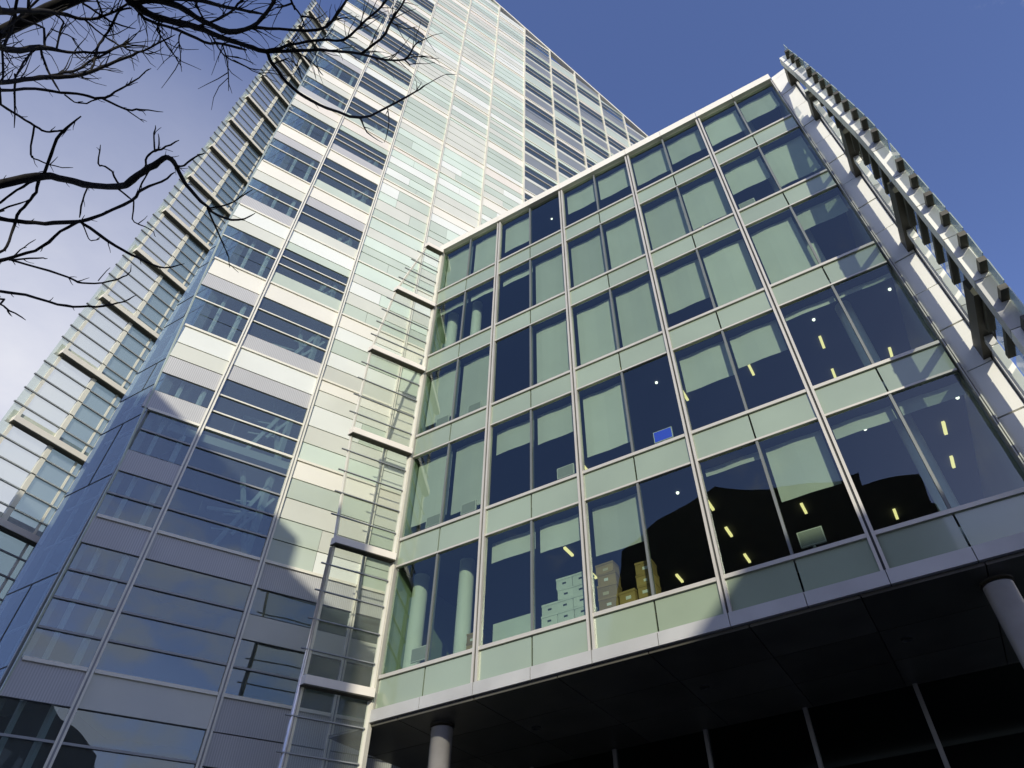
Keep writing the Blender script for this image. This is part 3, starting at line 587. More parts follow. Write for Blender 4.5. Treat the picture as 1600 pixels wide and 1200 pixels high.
([(-4.620,0.761,4.926,0.0105),(-4.849,0.750,4.935,0.0108),(-5.010,0.750,4.837,0.0119),(-5.184,0.699,4.784,0.0131),(-5.311,0.647,4.740,0.0154),(-5.456,0.564,4.682,0.0201)],[[(-5.234,0.680,4.770,0.0047),(-5.235,0.680,4.754,0.0038),(-5.233,0.682,4.734,0.0028),(-5.234,0.682,4.718,0.0018)],[(-5.434,0.579,4.695,0.0047),(-5.434,0.579,4.678,0.0039),(-5.437,0.576,4.667,0.0029),(-5.444,0.571,4.660,0.0019)],[(-5.001,0.751,4.846,0.0046),(-5.004,0.754,4.825,0.0038),(-5.002,0.760,4.800,0.0028),(-5.006,0.762,4.781,0.0018)],[(-4.951,0.752,4.888,0.0046),(-4.956,0.756,4.869,0.0038),(-4.967,0.757,4.856,0.0028),(-4.980,0.757,4.844,0.0018)],[(-5.288,0.657,4.750,0.0047),(-5.290,0.657,4.723,0.0038),(-5.286,0.659,4.690,0.0028),(-5.277,0.663,4.654,0.0018)]]),
([(-5.237,0.680,4.737,0.0088),(-4.922,0.808,4.559,0.0084),(-4.595,0.930,4.349,0.0079),(-4.438,0.997,4.246,0.0077),(-4.318,1.067,4.246,0.0067),(-4.235,1.135,4.341,0.0057),(-4.211,1.149,4.415,0.0038)],[[(-5.216,0.690,4.726,0.0046),(-5.194,0.700,4.704,0.0038),(-5.172,0.710,4.678,0.0028),(-5.150,0.719,4.650,0.0018)],[(-4.483,0.977,4.275,0.0041),(-4.461,0.988,4.284,0.0034),(-4.443,0.997,4.300,0.0025),(-4.423,1.008,4.314,0.0016)],[(-4.580,0.936,4.339,0.0042),(-4.550,0.947,4.300,0.0034),(-4.521,0.958,4.258,0.0025),(-4.490,0.969,4.222,0.0016)],[(-4.212,1.149,4.414,0.0041),(-4.212,1.142,4.435,0.0033),(-4.213,1.135,4.455,0.0025),(-4.213,1.127,4.474,0.0016)],[(-4.547,0.949,4.318,0.0042),(-4.531,0.956,4.311,0.0034),(-4.512,0.964,4.296,0.0025),(-4.492,0.972,4.276,0.0016)],[(-4.584,0.935,4.342,0.0042),(-4.565,0.943,4.346,0.0034),(-4.542,0.952,4.343,0.0025),(-4.517,0.963,4.333,0.0016)]]),
([(-4.347,1.050,4.269,0.0038),(-4.331,1.054,4.434,0.0029)],[]),
([(-5.237,0.680,4.737,0.0077),(-4.990,0.777,4.701,0.0064),(-4.900,0.810,4.668,0.0042)],[[(-5.125,0.726,4.724,0.0046),(-5.079,0.746,4.682,0.0037),(-5.034,0.764,4.652,0.0027),(-4.993,0.780,4.633,0.0018)]]),
([(-5.227,0.683,4.769,0.0066),(-5.186,0.684,4.894,0.0044),(-5.100,0.697,4.948,0.0033)],[[(-5.195,0.684,4.873,0.0047),(-5.183,0.688,4.874,0.0038),(-5.171,0.692,4.875,0.0028),(-5.158,0.697,4.876,0.0018)]]),
([(-5.276,0.652,4.340,0.0127),(-5.056,0.746,4.275,0.0114),(-4.802,0.837,4.161,0.0099),(-4.456,0.959,3.964,0.0093),(-4.287,1.042,3.915,0.0082),(-4.185,1.129,3.952,0.0073),(-4.148,1.205,4.056,0.0055),(-4.146,1.252,4.192,0.0037)],[[(-4.356,1.004,3.932,0.0039),(-4.336,1.012,3.911,0.0032),(-4.316,1.021,3.889,0.0023),(-4.298,1.028,3.863,0.0015)],[(-4.179,1.138,3.964,0.0038),(-4.181,1.142,3.987,0.0032),(-4.185,1.144,4.014,0.0024),(-4.188,1.147,4.040,0.0015)],[(-4.148,1.205,4.057,0.0039),(-4.143,1.214,4.061,0.0032),(-4.139,1.223,4.066,0.0024),(-4.136,1.232,4.072,0.0015)],[(-4.543,0.926,4.013,0.0040),(-4.541,0.929,4.029,0.0033),(-4.539,0.931,4.046,0.0024),(-4.543,0.931,4.069,0.0016)],[(-5.091,0.733,4.287,0.0044),(-5.060,0.744,4.252,0.0036),(-5.029,0.756,4.218,0.0026),(-4.997,0.767,4.185,0.0017)],[(-4.183,1.132,3.955,0.0038),(-4.182,1.137,3.972,0.0032),(-4.180,1.142,3.988,0.0023),(-4.178,1.148,4.002,0.0015)],[(-4.252,1.066,3.922,0.0039),(-4.239,1.075,3.917,0.0032),(-4.229,1.083,3.919,0.0023),(-4.221,1.090,3.926,0.0015)],[(-4.961,0.782,4.234,0.0043),(-4.935,0.791,4.211,0.0035),(-4.909,0.799,4.181,0.0026),(-4.882,0.808,4.156,0.0017)]]),
([(-5.109,0.725,4.201,0.0083),(-4.953,0.783,4.094,0.0070),(-4.819,0.830,3.984,0.0059),(-4.610,0.902,3.821,0.0038)],[[(-4.849,0.820,4.009,0.0042),(-4.820,0.831,3.970,0.0034),(-4.787,0.843,3.935,0.0025),(-4.756,0.855,3.900,0.0016)],[(-4.855,0.818,4.014,0.0042),(-4.832,0.827,3.978,0.0034),(-4.803,0.837,3.945,0.0025),(-4.774,0.848,3.915,0.0016)]]),
([(-4.184,0.246,5.360,0.0053),(-4.318,0.249,5.276,0.0095),(-4.483,0.290,5.229,0.0106),(-4.713,0.380,5.229,0.0119),(-4.857,0.405,5.249,0.0133),(-4.982,0.468,5.243,0.0112),(-5.130,0.486,5.247,0.0114),(-5.281,0.516,5.207,0.0115),(-5.339,0.586,5.055,0.0102),(-5.345,0.622,4.879,0.0101),(-5.406,0.595,4.827,0.0112)],[[(-5.081,0.480,5.248,0.0048),(-5.114,0.476,5.252,0.0040),(-5.148,0.472,5.256,0.0029),(-5.179,0.466,5.260,0.0019)],[(-5.321,0.551,5.145,0.0049),(-5.310,0.562,5.132,0.0040),(-5.297,0.571,5.123,0.0029),(-5.285,0.581,5.111,0.0019)],[(-4.735,0.384,5.232,0.0046),(-4.759,0.378,5.239,0.0038),(-4.779,0.371,5.245,0.0028),(-4.803,0.366,5.252,0.0018)],[(-4.298,0.248,5.284,0.0045),(-4.316,0.260,5.265,0.0037),(-4.343,0.265,5.253,0.0027),(-4.371,0.272,5.243,0.0018)],[(-5.289,0.522,5.199,0.0049),(-5.303,0.525,5.191,0.0040),(-5.316,0.528,5.182,0.0030),(-5.325,0.533,5.171,0.0019)],[(-5.349,0.612,4.940,0.0048),(-5.339,0.620,4.912,0.0039),(-5.331,0.628,4.885,0.0029),(-5.321,0.635,4.856,0.0019)],[(-5.298,0.529,5.187,0.0049),(-5.289,0.545,5.169,0.0040),(-5.286,0.559,5.149,0.0029),(-5.278,0.574,5.128,0.0019)],[(-4.230,0.247,5.321,0.0045),(-4.238,0.258,5.297,0.0037),(-4.251,0.268,5.276,0.0027),(-4.257,0.282,5.255,0.0017)]]),
([(-4.394,-0.219,5.041,0.0104),(-4.478,-0.110,5.185,0.0095),(-4.515,0.012,5.271,0.0086),(-4.507,0.118,5.289,0.0086),(-4.466,0.189,5.280,0.0075),(-4.382,0.230,5.276,0.0074),(-4.318,0.249,5.276,0.0063)],[[(-4.502,-0.055,5.232,0.0045),(-4.511,-0.039,5.237,0.0037),(-4.523,-0.023,5.239,0.0028),(-4.535,-0.007,5.241,0.0018)],[(-4.438,0.203,5.280,0.0045),(-4.419,0.200,5.287,0.0037),(-4.400,0.201,5.293,0.0027),(-4.383,0.199,5.301,0.0018)],[(-4.355,0.238,5.276,0.0045),(-4.329,0.250,5.272,0.0037),(-4.302,0.261,5.267,0.0027),(-4.274,0.273,5.262,0.0017)],[(-4.515,0.012,5.271,0.0045),(-4.511,0.026,5.281,0.0037),(-4.503,0.038,5.291,0.0028),(-4.492,0.047,5.302,0.0018)]]),
([(-4.507,0.118,5.289,0.0075),(-4.724,0.242,5.262,0.0065),(-4.709,0.301,5.251,0.0055),(-4.593,0.398,5.195,0.0043),(-4.416,0.464,5.113,0.0032)],[[(-4.634,0.367,5.218,0.0046),(-4.591,0.364,5.210,0.0037),(-4.549,0.360,5.204,0.0028),(-4.508,0.355,5.199,0.0018)],[(-4.647,0.356,5.224,0.0046),(-4.641,0.377,5.214,0.0038),(-4.647,0.399,5.206,0.0028),(-4.654,0.420,5.198,0.0018)],[(-4.721,0.258,5.260,0.0046),(-4.745,0.283,5.260,0.0038),(-4.769,0.309,5.259,0.0028),(-4.776,0.337,5.255,0.0018)]]),
([(-4.857,0.405,5.249,0.0111),(-4.986,0.387,5.278,0.0101),(-5.226,0.382,5.299,0.0092),(-5.366,0.377,5.290,0.0093),(-5.485,0.358,5.262,0.0094)],[[(-5.445,0.365,5.274,0.0050),(-5.469,0.350,5.271,0.0041),(-5.484,0.329,5.271,0.0030),(-5.491,0.306,5.271,0.0020)],[(-5.396,0.373,5.285,0.0050),(-5.406,0.380,5.280,0.0041),(-5.418,0.385,5.274,0.0030),(-5.431,0.388,5.269,0.0020)]]),
([(-5.486,0.398,5.239,0.0082),(-5.405,0.418,5.260,0.0082),(-5.129,0.477,5.253,0.0068)],[[(-5.460,0.405,5.248,0.0050),(-5.447,0.401,5.256,0.0041),(-5.434,0.397,5.263,0.0030),(-5.419,0.394,5.270,0.0019)]]),
([(-4.343,0.603,4.993,0.0061),(-4.503,0.665,4.996,0.0063),(-4.618,0.744,4.947,0.0063)],[[(-4.477,0.655,4.997,0.0044),(-4.492,0.672,4.987,0.0036),(-4.497,0.690,4.973,0.0027),(-4.511,0.707,4.962,0.0017)]]),
([(-4.598,0.782,4.898,0.0052),(-4.556,0.870,4.762,0.0041),(-4.506,0.895,4.728,0.0041),(-4.442,0.907,4.722,0.0030)],[[(-4.474,0.901,4.725,0.0043),(-4.456,0.900,4.730,0.0035),(-4.437,0.901,4.732,0.0026),(-4.417,0.902,4.734,0.0017)]]),
([(-3.985,0.695,4.800,0.0078),(-3.996,0.603,4.875,0.0069),(-4.057,0.552,4.939,0.0059),(-4.106,0.527,4.976,0.0060),(-4.022,0.443,5.055,0.0040)],[[(-3.992,0.625,4.855,0.0041),(-3.983,0.618,4.858,0.0034),(-3.970,0.612,4.858,0.0025),(-3.962,0.605,4.862,0.0016)],[(-4.045,0.471,5.021,0.0042),(-4.049,0.461,5.033,0.0035),(-4.058,0.451,5.047,0.0026),(-4.071,0.442,5.060,0.0017)]]),
([(-4.005,0.712,4.796,0.0068),(-3.933,0.811,4.713,0.0057)],[]),
([(-4.078,-0.602,5.235,0.0288),(-4.175,-0.526,5.603,0.0238),(-4.221,-0.464,5.871,0.0224),(-4.236,-0.387,6.116,0.0184),(-4.237,-0.302,6.272,0.0152),(-4.200,-0.210,6.380,0.0130),(-4.111,-0.162,6.441,0.0118),(-3.994,-0.136,6.472,0.0094),(-3.873,-0.124,6.474,0.0093),(-3.659,-0.099,6.434,0.0092)],[[(-4.239,-0.372,6.146,0.0049),(-4.175,-0.366,6.223,0.0040),(-4.127,-0.335,6.302,0.0030),(-4.056,-0.310,6.358,0.0019)],[(-4.130,-0.564,5.425,0.0045),(-4.202,-0.511,5.491,0.0037),(-4.263,-0.458,5.574,0.0028),(-4.315,-0.398,5.610,0.0018)],[(-4.137,-0.175,6.428,0.0050),(-4.089,-0.178,6.446,0.0041),(-4.038,-0.177,6.459,0.0030),(-3.982,-0.181,6.463,0.0020)],[(-4.232,-0.282,6.300,0.0050),(-4.251,-0.209,6.334,0.0041),(-4.248,-0.134,6.336,0.0030),(-4.232,-0.055,6.290,0.0020)],[(-3.955,-0.132,6.475,0.0050),(-3.905,-0.123,6.476,0.0041),(-3.852,-0.116,6.472,0.0030),(-3.801,-0.104,6.466,0.0019)],[(-4.224,-0.456,5.899,0.0048),(-4.257,-0.424,5.956,0.0039),(-4.285,-0.390,6.007,0.0029),(-4.309,-0.355,6.050,0.0019)],[(-4.049,-0.148,6.462,0.0050),(-3.992,-0.158,6.469,0.0041),(-3.930,-0.162,6.470,0.0030),(-3.866,-0.168,6.464,0.0019)],[(-4.091,-0.593,5.282,0.0044),(-4.086,-0.595,5.313,0.0036),(-4.074,-0.602,5.334,0.0027),(-4.065,-0.605,5.361,0.0017)],[(-4.150,-0.182,6.420,0.0050),(-4.139,-0.155,6.429,0.0041),(-4.127,-0.127,6.434,0.0030),(-4.121,-0.096,6.428,0.0020)],[(-4.190,-0.204,6.390,0.0050),(-4.182,-0.186,6.401,0.0041),(-4.179,-0.166,6.405,0.0030),(-4.169,-0.147,6.412,0.0020)],[(-4.196,-0.208,6.384,0.0050),(-4.183,-0.149,6.402,0.0041),(-4.155,-0.088,6.403,0.0030),(-4.105,-0.033,6.397,0.0020)],[(-3.817,-0.117,6.468,0.0049),(-3.732,-0.074,6.452,0.0040),(-3.640,-0.031,6.422,0.0029),(-3.544,0.015,6.380,0.0019)],[(-3.981,-0.135,6.473,0.0050),(-3.891,-0.169,6.466,0.0041),(-3.789,-0.199,6.439,0.0030),(-3.687,-0.237,6.393,0.0019)],[(-4.205,-0.491,5.762,0.0047),(-4.201,-0.488,5.794,0.0039),(-4.197,-0.485,5.827,0.0029),(-4.200,-0.476,5.862,0.0019)],[(-4.175,-0.196,6.402,0.0050),(-4.130,-0.206,6.422,0.0041),(-4.079,-0.217,6.433,0.0030),(-4.027,-0.239,6.430,0.0020)],[(-4.236,-0.386,6.117,0.0049),(-4.213,-0.376,6.169,0.0040),(-4.183,-0.367,6.215,0.0030),(-4.149,-0.358,6.255,0.0019)],[(-4.232,-0.435,5.972,0.0048),(-4.238,-0.403,6.067,0.0040),(-4.238,-0.369,6.155,0.0030),(-4.223,-0.338,6.233,0.0019)],[(-3.719,-0.106,6.449,0.0049),(-3.581,-0.131,6.405,0.0040),(-3.436,-0.139,6.351,0.0029),(-3.297,-0.123,6.298,0.0018)],[(-3.954,-0.132,6.475,0.0050),(-3.883,-0.154,6.470,0.0041),(-3.813,-0.183,6.451,0.0030),(-3.740,-0.214,6.421,0.0019)],[(-4.023,-0.143,6.468,0.0050),(-3.936,-0.178,6.465,0.0041),(-3.834,-0.204,6.445,0.0030),(-3.723,-0.218,6.414,0.0019)],[(-3.801,-0.115,6.465,0.0049),(-3.753,-0.121,6.456,0.0040),(-3.706,-0.118,6.445,0.0030),(-3.661,-0.109,6.433,0.0019)],[(-4.240,-0.321,6.242,0.0049),(-4.276,-0.246,6.284,0.0041),(-4.293,-0.167,6.280,0.0030),(-4.270,-0.088,6.268,0.0020)],[(-3.861,-0.123,6.473,0.0049),(-3.782,-0.099,6.463,0.0040),(-3.695,-0.078,6.444,0.0030),(-3.601,-0.062,6.415,0.0019)],[(-4.241,-0.344,6.202,0.0049),(-4.284,-0.290,6.229,0.0041),(-4.298,-0.235,6.258,0.0030),(-4.306,-0.177,6.259,0.0020)],[(-4.092,-0.592,5.284,0.0044),(-4.145,-0.554,5.390,0.0037),(-4.202,-0.512,5.492,0.0028),(-4.251,-0.470,5.601,0.0018)]]),
([(-4.224,-0.438,5.174,0.0269),(-4.325,-0.365,5.477,0.0238),(-4.375,-0.299,5.664,0.0244),(-4.390,-0.243,5.904,0.0205),(-4.377,-0.162,6.023,0.0138),(-4.333,-0.087,6.105,0.0116),(-4.200,0.024,6.195,0.0092),(-4.122,0.051,6.257,0.0081),(-3.998,0.081,6.320,0.0046)],[[(-3.999,0.081,6.320,0.0049),(-3.946,0.075,6.358,0.0040),(-3.889,0.065,6.389,0.0030),(-3.835,0.042,6.417,0.0019)],[(-4.243,-0.427,5.223,0.0044),(-4.296,-0.365,5.280,0.0037),(-4.345,-0.307,5.367,0.0028),(-4.382,-0.245,5.446,0.0018)],[(-4.390,-0.255,5.856,0.0048),(-4.393,-0.229,5.890,0.0040),(-4.395,-0.197,5.899,0.0029),(-4.392,-0.170,5.925,0.0019)],[(-4.339,-0.095,6.098,0.0049),(-4.318,-0.052,6.079,0.0040),(-4.291,-0.007,6.046,0.0029),(-4.256,0.036,6.008,0.0019)],[(-4.390,-0.228,5.930,0.0048),(-4.389,-0.155,5.927,0.0040),(-4.375,-0.080,5.859,0.0029),(-4.350,-0.009,5.752,0.0019)],[(-4.045,0.070,6.302,0.0049),(-4.022,0.069,6.324,0.0040),(-4.004,0.059,6.351,0.0030),(-3.991,0.043,6.379,0.0019)],[(-4.245,-0.426,5.229,0.0044),(-4.253,-0.432,5.303,0.0037),(-4.261,-0.438,5.376,0.0027),(-4.266,-0.443,5.448,0.0018)],[(-4.343,-0.101,6.093,0.0049),(-4.331,-0.076,6.088,0.0040),(-4.319,-0.050,6.071,0.0030),(-4.303,-0.024,6.055,0.0019)],[(-4.060,0.067,6.295,0.0049),(-4.029,0.064,6.327,0.0040),(-3.991,0.067,6.347,0.0030),(-3.954,0.063,6.370,0.0019)],[(-4.184,0.030,6.211,0.0049),(-4.139,0.069,6.187,0.0040),(-4.089,0.102,6.176,0.0029),(-4.036,0.134,6.161,0.0019)],[(-4.027,0.074,6.310,0.0049),(-3.975,0.065,6.358,0.0040),(-3.907,0.071,6.377,0.0030),(-3.830,0.083,6.380,0.0019)],[(-4.334,-0.355,5.506,0.0046),(-4.362,-0.308,5.537,0.0038),(-4.385,-0.263,5.592,0.0028),(-4.399,-0.218,5.643,0.0018)],[(-4.327,-0.363,5.481,0.0046),(-4.338,-0.360,5.580,0.0038),(-4.352,-0.348,5.675,0.0028),(-4.363,-0.331,5.765,0.0019)],[(-4.336,-0.090,6.102,0.0049),(-4.310,-0.106,6.205,0.0041),(-4.271,-0.117,6.293,0.0030),(-4.227,-0.148,6.364,0.0020)],[(-4.272,-0.408,5.307,0.0045),(-4.298,-0.402,5.452,0.0037),(-4.321,-0.389,5.592,0.0028),(-4.335,-0.377,5.727,0.0019)],[(-4.245,-0.425,5.231,0.0044),(-4.286,-0.369,5.236,0.0036),(-4.316,-0.316,5.193,0.0027),(-4.344,-0.268,5.131,0.0017)],[(-4.318,-0.371,5.452,0.0046),(-4.319,-0.386,5.542,0.0038),(-4.325,-0.387,5.639,0.0028),(-4.320,-0.396,5.727,0.0018)],[(-4.356,-0.329,5.583,0.0046),(-4.357,-0.336,5.653,0.0038),(-4.359,-0.337,5.725,0.0029),(-4.360,-0.336,5.794,0.0019)],[(-4.052,0.069,6.299,0.0049),(-3.967,0.119,6.272,0.0040),(-3.874,0.164,6.243,0.0029),(-3.781,0.223,6.166,0.0019)],[(-4.058,0.067,6.296,0.0049),(-3.963,0.109,6.294,0.0040),(-3.859,0.149,6.280,0.0029),(-3.747,0.192,6.244,0.0019)],[(-4.363,-0.319,5.612,0.0047),(-4.376,-0.292,5.633,0.0038),(-4.387,-0.264,5.641,0.0028),(-4.395,-0.234,5.642,0.0018)],[(-4.326,-0.080,6.114,0.0049),(-4.298,-0.030,6.089,0.0040),(-4.260,0.014,6.079,0.0030),(-4.216,0.048,6.089,0.0019)]]),
([(-4.337,-0.270,4.993,0.0184),(-4.393,-0.207,5.266,0.0170),(-4.410,-0.142,5.499,0.0174),(-4.387,-0.066,5.697,0.0178),(-4.312,0.025,5.811,0.0156),(-4.233,0.074,5.928,0.0147),(-4.139,0.112,6.046,0.0125),(-3.978,0.160,6.159,0.0102),(-3.827,0.197,6.198,0.0079),(-3.561,0.231,6.209,0.0044)],[[(-3.861,0.190,6.193,0.0048),(-3.760,0.251,6.108,0.0039),(-3.650,0.303,6.040,0.0028),(-3.539,0.354,5.963,0.0018)],[(-4.116,0.120,6.068,0.0048),(-4.076,0.123,6.134,0.0040),(-4.020,0.138,6.172,0.0029),(-3.974,0.134,6.233,0.0019)],[(-4.372,-0.236,5.147,0.0044),(-4.371,-0.245,5.285,0.0037),(-4.376,-0.257,5.437,0.0028),(-4.372,-0.293,5.577,0.0018)],[(-4.326,0.013,5.799,0.0047),(-4.291,0.044,5.828,0.0039),(-4.245,0.087,5.814,0.0029),(-4.199,0.118,5.830,0.0018)],[(-4.350,-0.258,5.047,0.0044),(-4.332,-0.284,5.139,0.0036),(-4.323,-0.315,5.239,0.0027),(-4.323,-0.342,5.359,0.0018)],[(-3.787,0.203,6.208,0.0048),(-3.771,0.179,6.261,0.0039),(-3.735,0.163,6.293,0.0029),(-3.687,0.153,6.310,0.0019)],[(-4.252,0.063,5.905,0.0048),(-4.222,0.091,5.886,0.0039),(-4.190,0.118,5.862,0.0029),(-4.156,0.147,5.824,0.0018)],[(-4.016,0.150,6.140,0.0048),(-3.977,0.173,6.120,0.0039),(-3.938,0.198,6.091,0.0029),(-3.899,0.226,6.045,0.0019)],[(-3.902,0.180,6.185,0.0048),(-3.883,0.171,6.222,0.0039),(-3.868,0.156,6.263,0.0029),(-3.856,0.136,6.303,0.0019)],[(-4.408,-0.166,5.420,0.0046),(-4.408,-0.153,5.525,0.0038),(-4.406,-0.147,5.636,0.0028),(-4.402,-0.153,5.753,0.0019)],[(-4.410,-0.155,5.458,0.0046),(-4.405,-0.174,5.575,0.0038),(-4.401,-0.208,5.689,0.0029),(-4.395,-0.243,5.801,0.0019)],[(-4.409,-0.123,5.554,0.0046),(-4.401,-0.069,5.576,0.0038),(-4.383,-0.011,5.568,0.0028),(-4.361,0.049,5.519,0.0018)],[(-3.763,0.206,6.212,0.0048),(-3.736,0.195,6.243,0.0039),(-3.700,0.188,6.262,0.0029),(-3.654,0.188,6.266,0.0019)],[(-3.899,0.181,6.185,0.0048),(-3.859,0.209,6.144,0.0039),(-3.817,0.236,6.103,0.0029),(-3.778,0.266,6.047,0.0018)],[(-4.400,-0.191,5.328,0.0045),(-4.404,-0.180,5.408,0.0038),(-4.405,-0.175,5.493,0.0028),(-4.407,-0.158,5.569,0.0018)],[(-4.209,0.084,5.962,0.0048),(-4.150,0.121,5.975,0.0039),(-4.082,0.162,5.964,0.0029),(-4.005,0.207,5.932,0.0018)],[(-4.291,0.040,5.848,0.0048),(-4.244,0.085,5.830,0.0039),(-4.194,0.121,5.832,0.0029),(-4.144,0.149,5.852,0.0018)],[(-3.829,0.197,6.198,0.0048),(-3.804,0.194,6.220,0.0039),(-3.778,0.189,6.240,0.0029),(-3.760,0.176,6.268,0.0019)],[(-4.400,-0.191,5.326,0.0045),(-4.399,-0.195,5.377,0.0037),(-4.396,-0.205,5.427,0.0028),(-4.392,-0.222,5.471,0.0018)],[(-3.612,0.225,6.215,0.0047),(-3.584,0.186,6.267,0.0039),(-3.522,0.160,6.284,0.0029),(-3.475,0.121,6.302,0.0019)],[(-4.382,-0.223,5.199,0.0045),(-4.375,-0.240,5.307,0.0037),(-4.383,-0.241,5.433,0.0028),(-4.394,-0.227,5.558,0.0018)],[(-4.391,-0.210,5.254,0.0045),(-4.387,-0.223,5.379,0.0037),(-4.393,-0.224,5.517,0.0028),(-4.401,-0.205,5.649,0.0018)],[(-4.209,0.084,5.963,0.0048),(-4.150,0.121,5.976,0.0039),(-4.080,0.168,5.945,0.0029),(-4.003,0.212,5.909,0.0018)],[(-3.734,0.210,6.215,0.0048),(-3.712,0.163,6.296,0.0039),(-3.695,0.107,6.359,0.0029),(-3.672,0.049,6.399,0.0019)],[(-4.404,-0.104,5.607,0.0047),(-4.398,-0.082,5.634,0.0038),(-4.389,-0.059,5.656,0.0028),(-4.377,-0.040,5.687,0.0018)],[(-4.157,0.105,6.027,0.0048),(-4.152,0.078,6.138,0.0040),(-4.140,0.048,6.240,0.0030),(-4.103,0.031,6.317,0.0019)],[(-4.195,0.090,5.982,0.0048),(-4.186,0.076,6.065,0.0040),(-4.166,0.070,6.135,0.0030),(-4.129,0.079,6.178,0.0019)],[(-4.361,-0.248,5.093,0.0044),(-4.360,-0.250,5.136,0.0036),(-4.356,-0.258,5.176,0.0027),(-4.353,-0.266,5.218,0.0018)],[(-4.161,0.104,6.023,0.0048),(-4.115,0.138,5.994,0.0039),(-4.069,0.165,5.983,0.0029),(-4.017,0.200,5.938,0.0018)]]),
([(-4.387,-0.066,5.697,0.0111),(-4.348,-0.024,5.825,0.0112),(-4.299,0.016,5.921,0.0102),(-4.247,0.024,6.083,0.0092),(-4.122,0.058,6.243,0.0069),(-3.999,0.084,6.314,0.0046)],[[(-4.077,0.068,6.276,0.0049),(-4.009,0.104,6.268,0.0040),(-3.936,0.134,6.263,0.0029),(-3.860,0.176,6.225,0.0019)],[(-4.351,-0.026,5.819,0.0048),(-4.342,-0.034,5.908,0.0039),(-4.340,-0.057,6.001,0.0029),(-4.337,-0.086,6.090,0.0019)],[(-4.242,0.026,6.092,0.0049),(-4.231,0.025,6.121,0.0040),(-4.226,0.018,6.156,0.0030),(-4.214,0.018,6.184,0.0019)],[(-4.263,0.022,6.039,0.0048),(-4.231,0.032,6.103,0.0040),(-4.186,0.056,6.134,0.0030),(-4.139,0.076,6.169,0.0019)],[(-4.373,-0.048,5.754,0.0047),(-4.365,-0.044,5.798,0.0039),(-4.358,-0.045,5.848,0.0029),(-4.348,-0.038,5.888,0.0019)],[(-4.307,0.010,5.909,0.0048),(-4.246,0.084,5.827,0.0039),(-4.168,0.149,5.774,0.0028),(-4.079,0.207,5.730,0.0018)],[(-4.273,0.020,6.012,0.0048),(-4.232,0.053,6.025,0.0040),(-4.183,0.092,6.007,0.0029),(-4.132,0.127,5.999,0.0019)],[(-4.356,-0.031,5.804,0.0048),(-4.350,-0.050,5.920,0.0040),(-4.346,-0.080,6.035,0.0030),(-4.325,-0.091,6.139,0.0019)],[(-4.229,0.030,6.114,0.0049),(-4.219,0.026,6.153,0.0040),(-4.205,0.023,6.188,0.0030),(-4.186,0.028,6.213,0.0019)],[(-4.332,-0.010,5.861,0.0048),(-4.301,0.027,5.861,0.0039),(-4.264,0.068,5.831,0.0029),(-4.222,0.108,5.799,0.0018)],[(-4.355,-0.030,5.808,0.0048),(-4.333,-0.006,5.838,0.0039),(-4.307,0.022,5.854,0.0029),(-4.274,0.056,5.847,0.0019)],[(-4.286,0.018,5.967,0.0048),(-4.258,0.045,5.964,0.0039),(-4.228,0.077,5.935,0.0029),(-4.193,0.106,5.910,0.0019)]]),
([(-4.378,-0.232,5.048,0.0124),(-4.416,-0.172,5.230,0.0116),(-4.408,-0.053,5.509,0.0109),(-4.335,0.055,5.591,0.0110),(-4.204,0.159,5.605,0.0098),(-4.076,0.241,5.547,0.0106),(-3.986,0.268,5.621,0.0075),(-3.891,0.289,5.741,0.0064),(-3.777,0.300,5.916,0.0044)],[[(-4.035,0.253,5.580,0.0045),(-4.005,0.267,5.578,0.0037),(-3.971,0.284,5.563,0.0027),(-3.935,0.303,5.535,0.0018)],[(-3.908,0.286,5.721,0.0045),(-3.907,0.281,5.754,0.0037),(-3.907,0.275,5.789,0.0028),(-3.909,0.268,5.825,0.0018)],[(-4.392,-0.214,5.106,0.0044),(-4.405,-0.199,5.135,0.0036),(-4.416,-0.183,5.162,0.0027),(-4.423,-0.169,5.193,0.0018)],[(-4.129,0.209,5.573,0.0045),(-4.096,0.232,5.541,0.0037),(-4.063,0.255,5.507,0.0027),(-4.028,0.274,5.486,0.0018)],[(-3.821,0.296,5.857,0.0046),(-3.819,0.292,5.886,0.0038),(-3.810,0.291,5.906,0.0028),(-3.795,0.294,5.916,0.0018)],[(-3.927,0.281,5.697,0.0045),(-3.929,0.277,5.721,0.0037),(-3.928,0.274,5.742,0.0028),(-3.930,0.269,5.767,0.0018)],[(-4.406,-0.193,5.173,0.0045),(-4.406,-0.190,5.204,0.0037),(-4.403,-0.191,5.234,0.0027),(-4.398,-0.198,5.262,0.0018)],[(-3.926,0.282,5.698,0.0045),(-3.895,0.294,5.701,0.0037),(-3.872,0.300,5.724,0.0028),(-3.841,0.311,5.730,0.0018)]]),
([(-4.057,0.250,5.543,0.0085),(-3.820,0.380,5.325,0.0071),(-3.681,0.433,5.269,0.0059),(-3.474,0.515,5.147,0.0029)],[[(-3.685,0.432,5.271,0.0042),(-3.661,0.445,5.235,0.0034),(-3.637,0.458,5.198,0.0025),(-3.615,0.471,5.161,0.0016)],[(-3.863,0.359,5.366,0.0043),(-3.849,0.365,5.360,0.0036),(-3.835,0.370,5.355,0.0026),(-3.820,0.377,5.346,0.0017)],[(-3.730,0.415,5.289,0.0043),(-3.698,0.430,5.260,0.0035),(-3.667,0.442,5.240,0.0026),(-3.639,0.452,5.232,0.0016)]]),
([(-3.820,0.380,5.325,0.0051),(-3.609,0.490,5.072,0.0029)],[[(-3.657,0.465,5.131,0.0041),(-3.633,0.475,5.114,0.0034),(-3.609,0.485,5.095,0.0025),(-3.584,0.497,5.070,0.0016)]]),
